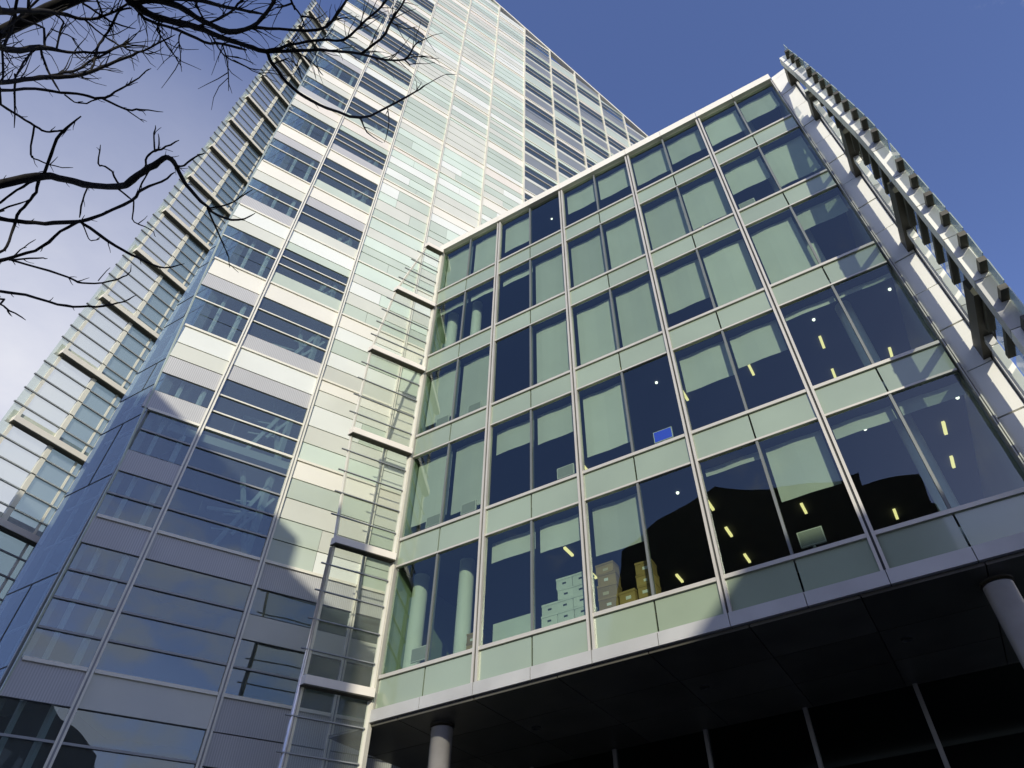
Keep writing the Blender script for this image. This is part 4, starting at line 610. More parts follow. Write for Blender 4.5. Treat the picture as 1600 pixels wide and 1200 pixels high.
([(-4.311,0.084,5.576,0.0065),(-4.249,0.155,5.513,0.0053),(-4.166,0.207,5.499,0.0053),(-4.076,0.241,5.547,0.0053)],[[(-4.225,0.171,5.510,0.0046),(-4.215,0.176,5.515,0.0037),(-4.204,0.182,5.518,0.0028),(-4.192,0.187,5.521,0.0018)]]),
([(-4.042,-0.361,6.288,0.0092),(-4.101,-0.295,6.364,0.0094),(-4.103,-0.168,6.443,0.0094),(-4.069,-0.079,6.445,0.0083),(-3.925,0.041,6.404,0.0046)],[[(-4.089,-0.122,6.450,0.0050),(-4.110,-0.073,6.423,0.0041),(-4.114,-0.022,6.380,0.0030),(-4.116,0.025,6.314,0.0019)],[(-4.103,-0.167,6.444,0.0050),(-4.112,-0.106,6.436,0.0041),(-4.099,-0.043,6.409,0.0030),(-4.070,0.019,6.363,0.0019)],[(-4.108,-0.193,6.436,0.0050),(-4.115,-0.154,6.441,0.0041),(-4.123,-0.115,6.433,0.0030),(-4.122,-0.076,6.418,0.0020)],[(-4.086,-0.314,6.345,0.0050),(-4.160,-0.256,6.377,0.0041),(-4.213,-0.196,6.375,0.0030),(-4.242,-0.132,6.342,0.0020)],[(-4.048,-0.355,6.296,0.0049),(-4.088,-0.332,6.321,0.0041),(-4.127,-0.311,6.335,0.0030),(-4.166,-0.296,6.334,0.0020)],[(-4.080,-0.102,6.449,0.0050),(-4.073,-0.068,6.439,0.0041),(-4.074,-0.035,6.417,0.0030),(-4.067,-0.002,6.390,0.0020)],[(-4.110,-0.229,6.417,0.0050),(-4.057,-0.200,6.446,0.0041),(-4.003,-0.166,6.466,0.0030),(-3.932,-0.141,6.475,0.0020)],[(-4.071,-0.083,6.446,0.0050),(-4.069,-0.055,6.433,0.0041),(-4.059,-0.028,6.418,0.0030),(-4.056,-0.000,6.395,0.0019)],[(-4.089,-0.123,6.450,0.0050),(-4.103,-0.082,6.431,0.0041),(-4.109,-0.041,6.401,0.0030),(-4.108,-0.000,6.358,0.0019)]]),
([(-3.861,-0.084,6.472,0.0081),(-3.963,-0.118,6.475,0.0082),(-4.081,-0.081,6.441,0.0094),(-4.173,-0.052,6.359,0.0094),(-4.228,-0.017,6.235,0.0093),(-4.232,0.035,6.089,0.0092),(-4.232,0.070,5.947,0.0090)],[[(-4.215,-0.027,6.275,0.0050),(-4.256,-0.010,6.159,0.0040),(-4.285,0.003,6.030,0.0029),(-4.319,-0.006,5.916,0.0019)],[(-4.227,-0.018,6.238,0.0049),(-4.265,-0.019,6.157,0.0040),(-4.294,-0.016,6.063,0.0030),(-4.318,-0.017,5.967,0.0019)],[(-4.103,-0.075,6.428,0.0050),(-4.119,-0.090,6.427,0.0041),(-4.136,-0.105,6.423,0.0030),(-4.147,-0.122,6.422,0.0020)],[(-4.233,0.009,6.166,0.0049),(-4.212,0.045,6.110,0.0040),(-4.188,0.080,6.046,0.0029),(-4.163,0.114,5.973,0.0019)],[(-4.122,-0.069,6.414,0.0050),(-4.127,-0.036,6.384,0.0041),(-4.119,-0.001,6.350,0.0030),(-4.099,0.035,6.314,0.0019)],[(-4.233,0.059,5.993,0.0048),(-4.263,0.049,5.926,0.0039),(-4.298,0.025,5.884,0.0029),(-4.321,0.016,5.811,0.0019)],[(-4.233,0.010,6.162,0.0049),(-4.247,0.021,6.093,0.0040),(-4.267,0.020,6.034,0.0029),(-4.292,0.006,5.992,0.0019)],[(-4.074,-0.084,6.446,0.0050),(-4.099,-0.048,6.413,0.0041),(-4.116,-0.013,6.368,0.0030),(-4.135,0.015,6.310,0.0019)],[(-3.963,-0.118,6.475,0.0050),(-3.995,-0.160,6.469,0.0041),(-3.996,-0.207,6.452,0.0030),(-3.996,-0.252,6.423,0.0019)],[(-4.233,0.033,6.095,0.0049),(-4.247,0.035,6.044,0.0040),(-4.263,0.033,5.996,0.0029),(-4.278,0.030,5.949,0.0019)],[(-4.233,0.011,6.159,0.0049),(-4.271,-0.007,6.111,0.0040),(-4.307,-0.035,6.074,0.0030),(-4.338,-0.070,6.045,0.0019)]]),
([(-4.210,-0.220,6.368,0.0083),(-4.185,-0.069,6.363,0.0071),(-4.081,0.062,6.285,0.0069),(-3.983,0.138,6.215,0.0057),(-3.774,0.249,6.103,0.0033)],[[(-4.172,-0.047,6.356,0.0050),(-4.087,-0.010,6.386,0.0041),(-3.989,0.004,6.421,0.0030),(-3.880,-0.000,6.444,0.0019)],[(-4.212,-0.183,6.379,0.0050),(-4.228,-0.116,6.351,0.0041),(-4.228,-0.050,6.289,0.0030),(-4.221,0.010,6.187,0.0019)],[(-4.049,0.088,6.264,0.0049),(-3.973,0.130,6.244,0.0040),(-3.891,0.167,6.224,0.0029),(-3.806,0.214,6.172,0.0019)],[(-3.975,0.143,6.211,0.0048),(-3.949,0.167,6.172,0.0039),(-3.929,0.191,6.124,0.0029),(-3.911,0.214,6.070,0.0019)],[(-4.051,0.086,6.265,0.0049),(-3.968,0.122,6.264,0.0040),(-3.878,0.169,6.229,0.0029),(-3.782,0.212,6.191,0.0019)],[(-4.009,0.119,6.235,0.0049),(-3.981,0.164,6.146,0.0039),(-3.953,0.205,6.043,0.0029),(-3.918,0.245,5.931,0.0018)],[(-4.083,0.060,6.286,0.0049),(-4.045,0.120,6.189,0.0040),(-3.980,0.180,6.094,0.0029),(-3.903,0.238,5.990,0.0018)],[(-4.058,0.081,6.270,0.0049),(-4.029,0.086,6.287,0.0040),(-4.004,0.082,6.314,0.0030),(-3.974,0.084,6.331,0.0019)],[(-3.831,0.221,6.137,0.0047),(-3.781,0.238,6.128,0.0039),(-3.734,0.247,6.135,0.0029),(-3.695,0.245,6.160,0.0019)],[(-4.161,-0.032,6.349,0.0050),(-4.110,0.027,6.318,0.0041),(-4.060,0.089,6.248,0.0030),(-4.003,0.151,6.154,0.0019)],[(-3.889,0.190,6.169,0.0048),(-3.845,0.233,6.086,0.0039),(-3.798,0.274,5.995,0.0028),(-3.737,0.313,5.917,0.0018)]]),
([(-4.339,-0.343,5.487,0.0086),(-4.394,-0.204,5.297,0.0085)],[[(-4.385,-0.223,5.320,0.0045),(-4.402,-0.194,5.215,0.0037),(-4.444,-0.157,5.147,0.0027),(-4.507,-0.120,5.105,0.0018)],[(-4.355,-0.301,5.429,0.0046),(-4.367,-0.275,5.429,0.0038),(-4.379,-0.249,5.427,0.0028),(-4.388,-0.225,5.408,0.0018)],[(-4.342,-0.335,5.477,0.0046),(-4.377,-0.265,5.496,0.0038),(-4.401,-0.196,5.533,0.0028),(-4.411,-0.122,5.527,0.0018)],[(-4.369,-0.260,5.371,0.0045),(-4.381,-0.238,5.379,0.0037),(-4.390,-0.215,5.375,0.0028),(-4.399,-0.194,5.357,0.0018)]]),
([(-4.400,-0.195,5.464,0.0065),(-4.427,-0.123,5.353,0.0075),(-4.606,0.050,5.235,0.0043)],[[(-4.402,-0.188,5.453,0.0046),(-4.404,-0.178,5.431,0.0038),(-4.408,-0.166,5.416,0.0028),(-4.412,-0.157,5.395,0.0018)],[(-4.468,-0.063,5.287,0.0045),(-4.481,-0.040,5.282,0.0037),(-4.496,-0.018,5.276,0.0028),(-4.515,0.000,5.264,0.0018)]]),
([(-4.393,-0.248,5.837,0.0079),(-4.397,-0.225,5.637,0.0077),(-4.403,-0.183,5.446,0.0065)],[[(-4.395,-0.242,5.785,0.0048),(-4.390,-0.258,5.665,0.0039),(-4.375,-0.282,5.546,0.0028),(-4.351,-0.309,5.429,0.0018)],[(-4.403,-0.184,5.450,0.0046),(-4.412,-0.155,5.412,0.0038),(-4.422,-0.130,5.367,0.0028),(-4.436,-0.111,5.320,0.0018)],[(-4.396,-0.238,5.748,0.0047),(-4.400,-0.211,5.643,0.0039),(-4.401,-0.194,5.532,0.0028),(-4.406,-0.174,5.430,0.0018)],[(-4.397,-0.234,5.719,0.0047),(-4.394,-0.243,5.671,0.0039),(-4.388,-0.258,5.631,0.0028),(-4.381,-0.274,5.593,0.0018)]]),
([(-4.393,-0.229,5.901,0.0091),(-4.391,-0.098,5.762,0.0090),(-4.335,0.055,5.591,0.0065)],[[(-4.398,-0.162,5.838,0.0048),(-4.399,-0.156,5.819,0.0039),(-4.399,-0.148,5.803,0.0029),(-4.399,-0.141,5.785,0.0019)],[(-4.397,-0.201,5.877,0.0048),(-4.398,-0.193,5.852,0.0039),(-4.400,-0.184,5.828,0.0029),(-4.400,-0.173,5.807,0.0019)]]),
([(-4.391,-0.221,5.934,0.0091),(-4.338,-0.319,6.053,0.0081),(-4.283,-0.422,5.867,0.0079),(-4.195,-0.508,5.678,0.0065)],[[(-4.273,-0.434,5.844,0.0048),(-4.275,-0.442,5.759,0.0039),(-4.274,-0.448,5.671,0.0028),(-4.278,-0.442,5.585,0.0018)],[(-4.348,-0.307,6.043,0.0049),(-4.317,-0.345,6.053,0.0040),(-4.278,-0.381,6.054,0.0030),(-4.231,-0.417,6.035,0.0019)],[(-4.333,-0.334,6.030,0.0049),(-4.339,-0.353,5.927,0.0040),(-4.340,-0.366,5.816,0.0029),(-4.340,-0.368,5.698,0.0018)],[(-4.242,-0.466,5.776,0.0047),(-4.214,-0.495,5.682,0.0038),(-4.195,-0.515,5.584,0.0028),(-4.189,-0.522,5.487,0.0018)],[(-4.237,-0.471,5.766,0.0047),(-4.177,-0.513,5.716,0.0038),(-4.106,-0.552,5.660,0.0028),(-4.026,-0.588,5.596,0.0018)],[(-4.326,-0.350,6.005,0.0049),(-4.288,-0.397,5.973,0.0040),(-4.234,-0.440,5.948,0.0029),(-4.172,-0.481,5.900,0.0019)],[(-4.386,-0.237,5.959,0.0049),(-4.361,-0.276,6.048,0.0040),(-4.325,-0.298,6.135,0.0030),(-4.268,-0.334,6.183,0.0019)],[(-4.376,-0.262,5.994,0.0049),(-4.346,-0.279,6.103,0.0040),(-4.297,-0.304,6.186,0.0030),(-4.225,-0.346,6.215,0.0019)]]),
([(-4.379,-0.170,6.020,0.0081),(-4.328,-0.256,6.183,0.0070),(-4.283,-0.285,6.236,0.0070),(-4.245,-0.358,6.167,0.0069)],[[(-4.278,-0.298,6.226,0.0050),(-4.263,-0.319,6.216,0.0041),(-4.244,-0.339,6.208,0.0030),(-4.227,-0.359,6.189,0.0019)],[(-4.357,-0.220,6.126,0.0049),(-4.307,-0.249,6.233,0.0041),(-4.242,-0.250,6.322,0.0030),(-4.160,-0.244,6.386,0.0020)],[(-4.344,-0.237,6.155,0.0049),(-4.318,-0.253,6.207,0.0041),(-4.288,-0.257,6.257,0.0030),(-4.260,-0.248,6.303,0.0020)],[(-4.367,-0.202,6.091,0.0049),(-4.365,-0.225,6.093,0.0040),(-4.364,-0.246,6.079,0.0030),(-4.360,-0.268,6.067,0.0019)],[(-4.333,-0.250,6.175,0.0049),(-4.297,-0.261,6.240,0.0041),(-4.249,-0.282,6.283,0.0030),(-4.190,-0.307,6.306,0.0020)]]),
([(-4.064,-0.547,5.757,0.0109),(-4.259,-0.455,5.762,0.0111),(-4.324,-0.387,5.621,0.0110),(-4.339,-0.347,5.503,0.0108)],[[(-4.295,-0.426,5.709,0.0047),(-4.337,-0.373,5.715,0.0039),(-4.370,-0.317,5.742,0.0029),(-4.391,-0.261,5.773,0.0019)],[(-4.290,-0.430,5.718,0.0047),(-4.322,-0.394,5.698,0.0039),(-4.346,-0.357,5.671,0.0028),(-4.366,-0.317,5.641,0.0018)],[(-4.269,-0.448,5.750,0.0047),(-4.277,-0.443,5.713,0.0038),(-4.283,-0.439,5.671,0.0028),(-4.284,-0.437,5.626,0.0018)],[(-4.324,-0.386,5.620,0.0047),(-4.309,-0.389,5.467,0.0038),(-4.273,-0.407,5.312,0.0027),(-4.240,-0.412,5.153,0.0017)],[(-4.334,-0.363,5.551,0.0046),(-4.363,-0.304,5.525,0.0038),(-4.387,-0.242,5.512,0.0028),(-4.404,-0.179,5.533,0.0018)],[(-4.252,-0.460,5.765,0.0047),(-4.281,-0.441,5.664,0.0038),(-4.304,-0.409,5.563,0.0028),(-4.319,-0.371,5.458,0.0018)],[(-4.209,-0.487,5.779,0.0047),(-4.242,-0.472,5.729,0.0038),(-4.273,-0.448,5.685,0.0028),(-4.303,-0.416,5.652,0.0018)],[(-4.336,-0.359,5.540,0.0046),(-4.351,-0.326,5.513,0.0038),(-4.366,-0.292,5.498,0.0028),(-4.381,-0.256,5.497,0.0018)]]),
([(-4.074,-0.518,5.870,0.0088),(-4.226,-0.451,5.919,0.0113)],[[(-4.176,-0.477,5.910,0.0048),(-4.225,-0.447,5.939,0.0039),(-4.268,-0.415,5.961,0.0029),(-4.304,-0.384,5.967,0.0019)],[(-4.194,-0.468,5.914,0.0048),(-4.266,-0.416,5.962,0.0040),(-4.321,-0.361,5.986,0.0029),(-4.362,-0.305,5.974,0.0019)]]),
([(-4.286,-0.431,5.554,0.0087),(-4.273,-0.445,5.741,0.0088),(-4.228,-0.456,5.892,0.0090),(-4.077,-0.472,6.027,0.0079)],[[(-4.286,-0.434,5.595,0.0046),(-4.287,-0.435,5.633,0.0038),(-4.284,-0.438,5.669,0.0028),(-4.277,-0.444,5.699,0.0018)],[(-4.286,-0.431,5.555,0.0046),(-4.312,-0.406,5.679,0.0038),(-4.322,-0.391,5.802,0.0029),(-4.314,-0.385,5.916,0.0019)],[(-4.285,-0.435,5.611,0.0046),(-4.292,-0.429,5.688,0.0038),(-4.303,-0.414,5.763,0.0029),(-4.318,-0.393,5.830,0.0019)],[(-4.283,-0.439,5.661,0.0047),(-4.271,-0.449,5.708,0.0038),(-4.257,-0.457,5.751,0.0029),(-4.232,-0.473,5.775,0.0018)],[(-4.213,-0.458,5.916,0.0048),(-4.243,-0.411,6.033,0.0040),(-4.271,-0.356,6.132,0.0030),(-4.302,-0.291,6.196,0.0019)],[(-4.247,-0.452,5.845,0.0047),(-4.253,-0.433,5.928,0.0039),(-4.254,-0.412,6.006,0.0029),(-4.248,-0.393,6.080,0.0019)],[(-4.202,-0.460,5.932,0.0048),(-4.161,-0.480,5.920,0.0039),(-4.117,-0.499,5.901,0.0029),(-4.071,-0.521,5.862,0.0018)],[(-4.227,-0.456,5.894,0.0048),(-4.159,-0.478,5.933,0.0039),(-4.068,-0.502,5.933,0.0029),(-3.963,-0.523,5.910,0.0018)]]),
([(-4.334,-0.294,6.116,0.0058),(-4.331,-0.203,6.206,0.0047),(-4.313,-0.143,6.232,0.0035)],[[(-4.324,-0.176,6.220,0.0050),(-4.320,-0.104,6.175,0.0041),(-4.296,-0.032,6.103,0.0030),(-4.248,0.040,6.020,0.0019)],[(-4.322,-0.168,6.224,0.0050),(-4.312,-0.091,6.177,0.0041),(-4.273,-0.013,6.121,0.0030),(-4.207,0.057,6.083,0.0019)],[(-4.323,-0.171,6.222,0.0050),(-4.324,-0.124,6.188,0.0041),(-4.308,-0.076,6.165,0.0030),(-4.283,-0.028,6.129,0.0019)]]),
([(-3.965,-0.301,6.377,0.0081),(-4.045,-0.230,6.433,0.0083),(-4.100,-0.166,6.445,0.0071)],[[(-4.023,-0.252,6.420,0.0050),(-4.020,-0.191,6.456,0.0041),(-4.000,-0.129,6.472,0.0030),(-3.966,-0.066,6.466,0.0020)],[(-4.078,-0.194,6.444,0.0050),(-4.064,-0.172,6.455,0.0041),(-4.053,-0.147,6.461,0.0030),(-4.035,-0.125,6.466,0.0020)],[(-4.067,-0.207,6.441,0.0050),(-4.106,-0.186,6.438,0.0041),(-4.142,-0.167,6.427,0.0030),(-4.173,-0.147,6.409,0.0020)]]),
([(-4.227,-0.354,6.198,0.0069),(-4.149,-0.334,6.293,0.0070),(-4.070,-0.315,6.348,0.0058)],[[(-4.173,-0.340,6.270,0.0049),(-4.144,-0.349,6.272,0.0041),(-4.113,-0.363,6.263,0.0030),(-4.080,-0.376,6.252,0.0019)],[(-4.136,-0.330,6.305,0.0049),(-4.095,-0.305,6.354,0.0041),(-4.037,-0.285,6.388,0.0030),(-3.991,-0.253,6.422,0.0019)],[(-4.090,-0.320,6.337,0.0049),(-4.052,-0.278,6.393,0.0041),(-4.005,-0.235,6.435,0.0030),(-3.948,-0.189,6.461,0.0020)]]),
([(-3.928,-0.311,6.366,0.0416),(-3.811,-0.114,6.467,0.0394),(-3.770,-0.018,6.447,0.0323),(-3.664,0.082,6.376,0.0296),(-3.478,0.189,6.247,0.0265),(-3.244,0.315,6.053,0.0234),(-3.065,0.426,5.879,0.0205),(-2.876,0.537,5.726,0.0179),(-2.734,0.634,5.641,0.0175),(-2.519,0.745,5.624,0.0125),(-2.337,0.885,5.719,0.0106),(-2.228,1.058,5.929,0.0099),(-2.187,1.215,6.146,0.0092),(-2.088,1.365,6.365,0.0084),(-1.944,1.310,6.298,0.0062),(-1.844,1.278,6.251,0.0041)],[[(-2.617,0.690,5.621,0.0041),(-2.548,0.719,5.620,0.0033),(-2.471,0.733,5.617,0.0025),(-2.400,0.757,5.620,0.0016)],[(-2.201,1.160,6.070,0.0043),(-2.215,1.198,6.119,0.0036),(-2.236,1.237,6.167,0.0027),(-2.264,1.273,6.207,0.0017)],[(-2.909,0.516,5.751,0.0042),(-2.901,0.548,5.716,0.0035),(-2.906,0.578,5.682,0.0025),(-2.914,0.605,5.645,0.0016)],[(-3.441,0.210,6.218,0.0047),(-3.307,0.223,6.165,0.0038),(-3.170,0.246,6.091,0.0027),(-3.037,0.278,6.003,0.0017)],[(-2.458,0.786,5.641,0.0041),(-2.445,0.839,5.674,0.0034),(-2.432,0.893,5.717,0.0025),(-2.419,0.948,5.768,0.0016)],[(-2.263,0.996,5.847,0.0042),(-2.279,1.042,5.902,0.0035),(-2.295,1.089,5.959,0.0026),(-2.297,1.133,6.015,0.0017)],[(-2.646,0.675,5.624,0.0041),(-2.612,0.665,5.623,0.0034),(-2.577,0.652,5.619,0.0025),(-2.547,0.633,5.612,0.0016)],[(-3.553,0.148,6.302,0.0047),(-3.485,0.164,6.272,0.0039),(-3.414,0.171,6.245,0.0028),(-3.342,0.184,6.210,0.0018)],[(-3.842,-0.149,6.466,0.0049),(-3.861,-0.118,6.473,0.0041),(-3.862,-0.086,6.473,0.0030),(-3.851,-0.055,6.466,0.0019)],[(-2.951,0.491,5.783,0.0043),(-2.914,0.545,5.720,0.0035),(-2.897,0.599,5.657,0.0025),(-2.874,0.653,5.594,0.0016)],[(-3.798,-0.077,6.465,0.0049),(-3.811,0.003,6.442,0.0040),(-3.807,0.084,6.382,0.0030),(-3.743,0.164,6.291,0.0019)],[(-2.145,1.280,6.242,0.0044),(-2.099,1.276,6.242,0.0036),(-2.050,1.258,6.221,0.0027),(-2.000,1.242,6.199,0.0017)],[(-2.280,0.968,5.811,0.0041),(-2.275,1.045,5.907,0.0035),(-2.277,1.130,6.015,0.0026),(-2.271,1.214,6.127,0.0017)],[(-1.886,1.292,6.271,0.0044),(-1.805,1.301,6.283,0.0036),(-1.728,1.315,6.301,0.0027),(-1.660,1.349,6.345,0.0017)],[(-3.467,0.195,6.239,0.0047),(-3.428,0.199,6.225,0.0038),(-3.389,0.208,6.205,0.0028),(-3.350,0.212,6.189,0.0018)],[(-3.721,0.032,6.417,0.0049),(-3.675,0.043,6.403,0.0040),(-3.631,0.057,6.386,0.0029),(-3.583,0.066,6.369,0.0019)],[(-2.983,0.472,5.810,0.0043),(-2.953,0.492,5.783,0.0035),(-2.934,0.515,5.755,0.0026),(-2.906,0.536,5.730,0.0017)],[(-2.312,0.920,5.755,0.0041),(-2.316,0.950,5.788,0.0034),(-2.332,0.983,5.823,0.0025),(-2.356,1.013,5.852,0.0016)],[(-2.200,1.162,6.073,0.0043),(-2.225,1.265,6.206,0.0036),(-2.261,1.374,6.337,0.0027),(-2.301,1.485,6.455,0.0018)],[(-2.720,0.640,5.637,0.0041),(-2.673,0.646,5.633,0.0034),(-2.625,0.646,5.627,0.0025),(-2.575,0.645,5.619,0.0016)],[(-2.119,1.319,6.299,0.0044),(-2.153,1.446,6.459,0.0037),(-2.175,1.576,6.605,0.0028),(-2.200,1.708,6.732,0.0019)],[(-2.958,0.487,5.789,0.0043),(-2.887,0.525,5.738,0.0035),(-2.840,0.573,5.689,0.0025),(-2.785,0.615,5.653,0.0016)],[(-2.186,1.216,6.148,0.0043),(-2.188,1.268,6.218,0.0036),(-2.195,1.323,6.291,0.0027),(-2.210,1.382,6.364,0.0018)],[(-2.151,1.271,6.229,0.0044),(-2.152,1.341,6.323,0.0037),(-2.155,1.414,6.417,0.0028),(-2.155,1.488,6.509,0.0018)],[(-3.238,0.319,6.047,0.0045),(-3.202,0.386,5.956,0.0036),(-3.191,0.446,5.859,0.0027),(-3.196,0.497,5.752,0.0017)],[(-3.264,0.305,6.070,0.0045),(-3.219,0.348,6.008,0.0037),(-3.195,0.392,5.946,0.0027),(-3.186,0.434,5.882,0.0017)],[(-2.387,0.841,5.678,0.0041),(-2.371,0.886,5.717,0.0034),(-2.358,0.932,5.765,0.0025),(-2.331,0.971,5.809,0.0016)],[(-2.153,1.267,6.223,0.0044),(-2.056,1.258,6.221,0.0036),(-1.950,1.226,6.178,0.0026),(-1.845,1.190,6.123,0.0017)],[(-2.189,1.206,6.134,0.0043),(-2.128,1.247,6.199,0.0036),(-2.049,1.266,6.232,0.0027),(-1.967,1.281,6.256,0.0017)],[(-3.282,0.296,6.085,0.0045),(-3.272,0.319,6.055,0.0037),(-3.262,0.343,6.024,0.0027),(-3.244,0.366,5.990,0.0018)],[(-2.227,1.062,5.934,0.0042),(-2.180,1.089,5.975,0.0035),(-2.145,1.131,6.035,0.0026),(-2.113,1.177,6.102,0.0017)],[(-3.784,-0.044,6.457,0.0049),(-3.838,0.016,6.435,0.0040),(-3.838,0.087,6.374,0.0030),(-3.837,0.153,6.282,0.0019)],[(-2.851,0.552,5.708,0.0042),(-2.843,0.580,5.683,0.0034),(-2.830,0.607,5.658,0.0025),(-2.824,0.635,5.632,0.0016)],[(-2.358,0.866,5.701,0.0041),(-2.302,0.907,5.742,0.0034),(-2.238,0.939,5.779,0.0025),(-2.189,0.986,5.837,0.0016)],[(-2.931,0.503,5.768,0.0043),(-2.893,0.537,5.727,0.0035),(-2.863,0.574,5.689,0.0025),(-2.838,0.611,5.654,0.0016)],[(-3.110,0.398,5.923,0.0044),(-2.998,0.417,5.871,0.0036),(-2.887,0.441,5.810,0.0026),(-2.776,0.459,5.752,0.0016)],[(-1.897,1.295,6.277,0.0044),(-1.821,1.221,6.168,0.0035),(-1.740,1.168,6.087,0.0026),(-1.664,1.113,6.006,0.0016)],[(-3.789,-0.054,6.460,0.0049),(-3.683,-0.000,6.425,0.0040),(-3.558,0.045,6.372,0.0029),(-3.456,0.110,6.303,0.0019)],[(-3.068,0.424,5.882,0.0044),(-3.032,0.433,5.864,0.0036),(-2.996,0.443,5.844,0.0026),(-2.960,0.452,5.825,0.0017)],[(-2.593,0.703,5.620,0.0041),(-2.529,0.684,5.612,0.0033),(-2.462,0.664,5.593,0.0024),(-2.390,0.654,5.568,0.0016)],[(-2.594,0.702,5.620,0.0041),(-2.536,0.700,5.615,0.0033),(-2.476,0.683,5.602,0.0025),(-2.413,0.679,5.584,0.0016)],[(-3.510,0.171,6.271,0.0047),(-3.465,0.172,6.260,0.0039),(-3.418,0.172,6.246,0.0028),(-3.370,0.177,6.226,0.0018)],[(-3.658,0.085,6.373,0.0048),(-3.612,0.108,6.347,0.0039),(-3.560,0.125,6.322,0.0029),(-3.505,0.138,6.299,0.0019)],[(-1.949,1.312,6.301,0.0044),(-1.892,1.266,6.235,0.0036),(-1.837,1.219,6.165,0.0026),(-1.786,1.167,6.087,0.0017)],[(-3.720,0.032,6.417,0.0049),(-3.731,0.088,6.378,0.0040),(-3.703,0.147,6.317,0.0029),(-3.655,0.205,6.241,0.0019)],[(-3.560,0.143,6.308,0.0047),(-3.497,0.199,6.241,0.0039),(-3.429,0.254,6.166,0.0028),(-3.338,0.298,6.096,0.0018)],[(-2.032,1.345,6.342,0.0045),(-1.997,1.371,6.380,0.0037),(-1.970,1.409,6.431,0.0027),(-1.958,1.461,6.498,0.0018)],[(-3.409,0.227,6.192,0.0046),(-3.385,0.251,6.161,0.0038),(-3.358,0.273,6.129,0.0028),(-3.332,0.296,6.096,0.0018)],[(-2.711,0.644,5.635,0.0041),(-2.691,0.668,5.625,0.0034),(-2.677,0.693,5.618,0.0025),(-2.672,0.720,5.611,0.0016)]]),
([(-2.088,1.365,6.365,0.0074),(-2.116,1.461,6.484,0.0054)],[[(-2.109,1.438,6.456,0.0045),(-2.058,1.486,6.523,0.0038),(-2.015,1.546,6.600,0.0028),(-1.952,1.585,6.648,0.0018)]]),
([(-2.088,1.365,6.365,0.0053),(-1.986,1.428,6.455,0.0043),(-1.923,1.515,6.566,0.0026)],[[(-1.989,1.426,6.453,0.0045),(-1.971,1.541,6.596,0.0038),(-1.948,1.658,6.728,0.0029),(-1.918,1.776,6.842,0.0019)],[(-1.987,1.428,6.455,0.0045),(-1.959,1.478,6.520,0.0038),(-1.933,1.532,6.586,0.0028),(-1.893,1.573,6.635,0.0018)],[(-1.928,1.508,6.558,0.0046),(-1.924,1.546,6.603,0.0038),(-1.923,1.585,6.649,0.0028),(-1.932,1.629,6.697,0.0018)]]),
([(-2.228,1.058,5.929,0.0099),(-2.002,1.045,5.912,0.0098),(-1.810,0.965,5.779,0.0095),(-1.683,0.910,5.692,0.0074),(-1.554,0.863,5.643,0.0073)],[[(-1.616,0.885,5.661,0.0039),(-1.593,0.911,5.704,0.0032),(-1.584,0.948,5.763,0.0024),(-1.569,0.983,5.819,0.0016)],[(-2.184,1.056,5.930,0.0042),(-2.148,1.112,6.008,0.0035),(-2.117,1.173,6.097,0.0026),(-2.100,1.248,6.204,0.0017)],[(-1.561,0.865,5.644,0.0039),(-1.523,0.845,5.630,0.0032),(-1.486,0.838,5.639,0.0023),(-1.452,0.844,5.667,0.0015)],[(-1.782,0.953,5.758,0.0040),(-1.716,0.960,5.769,0.0033),(-1.654,0.971,5.788,0.0024),(-1.601,0.996,5.832,0.0016)],[(-1.769,0.947,5.749,0.0040),(-1.740,0.930,5.723,0.0033),(-1.711,0.913,5.697,0.0024),(-1.685,0.892,5.665,0.0015)],[(-2.109,1.052,5.926,0.0042),(-1.992,0.981,5.818,0.0034),(-1.875,0.931,5.732,0.0024),(-1.765,0.873,5.636,0.0015)],[(-2.135,1.053,5.928,0.0042),(-2.070,1.021,5.881,0.0034),(-2.005,0.994,5.839,0.0025),(-1.943,0.980,5.812,0.0016)],[(-1.764,0.945,5.746,0.0040),(-1.708,0.883,5.651,0.0032),(-1.648,0.836,5.584,0.0023),(-1.598,0.785,5.521,0.0015)],[(-1.804,0.962,5.774,0.0040),(-1.773,0.917,5.703,0.0033),(-1.738,0.875,5.640,0.0024),(-1.705,0.836,5.581,0.0015)],[(-1.839,0.977,5.799,0.0040),(-1.736,0.920,5.707,0.0032),(-1.640,0.881,5.652,0.0024),(-1.555,0.831,5.598,0.0015)]]),
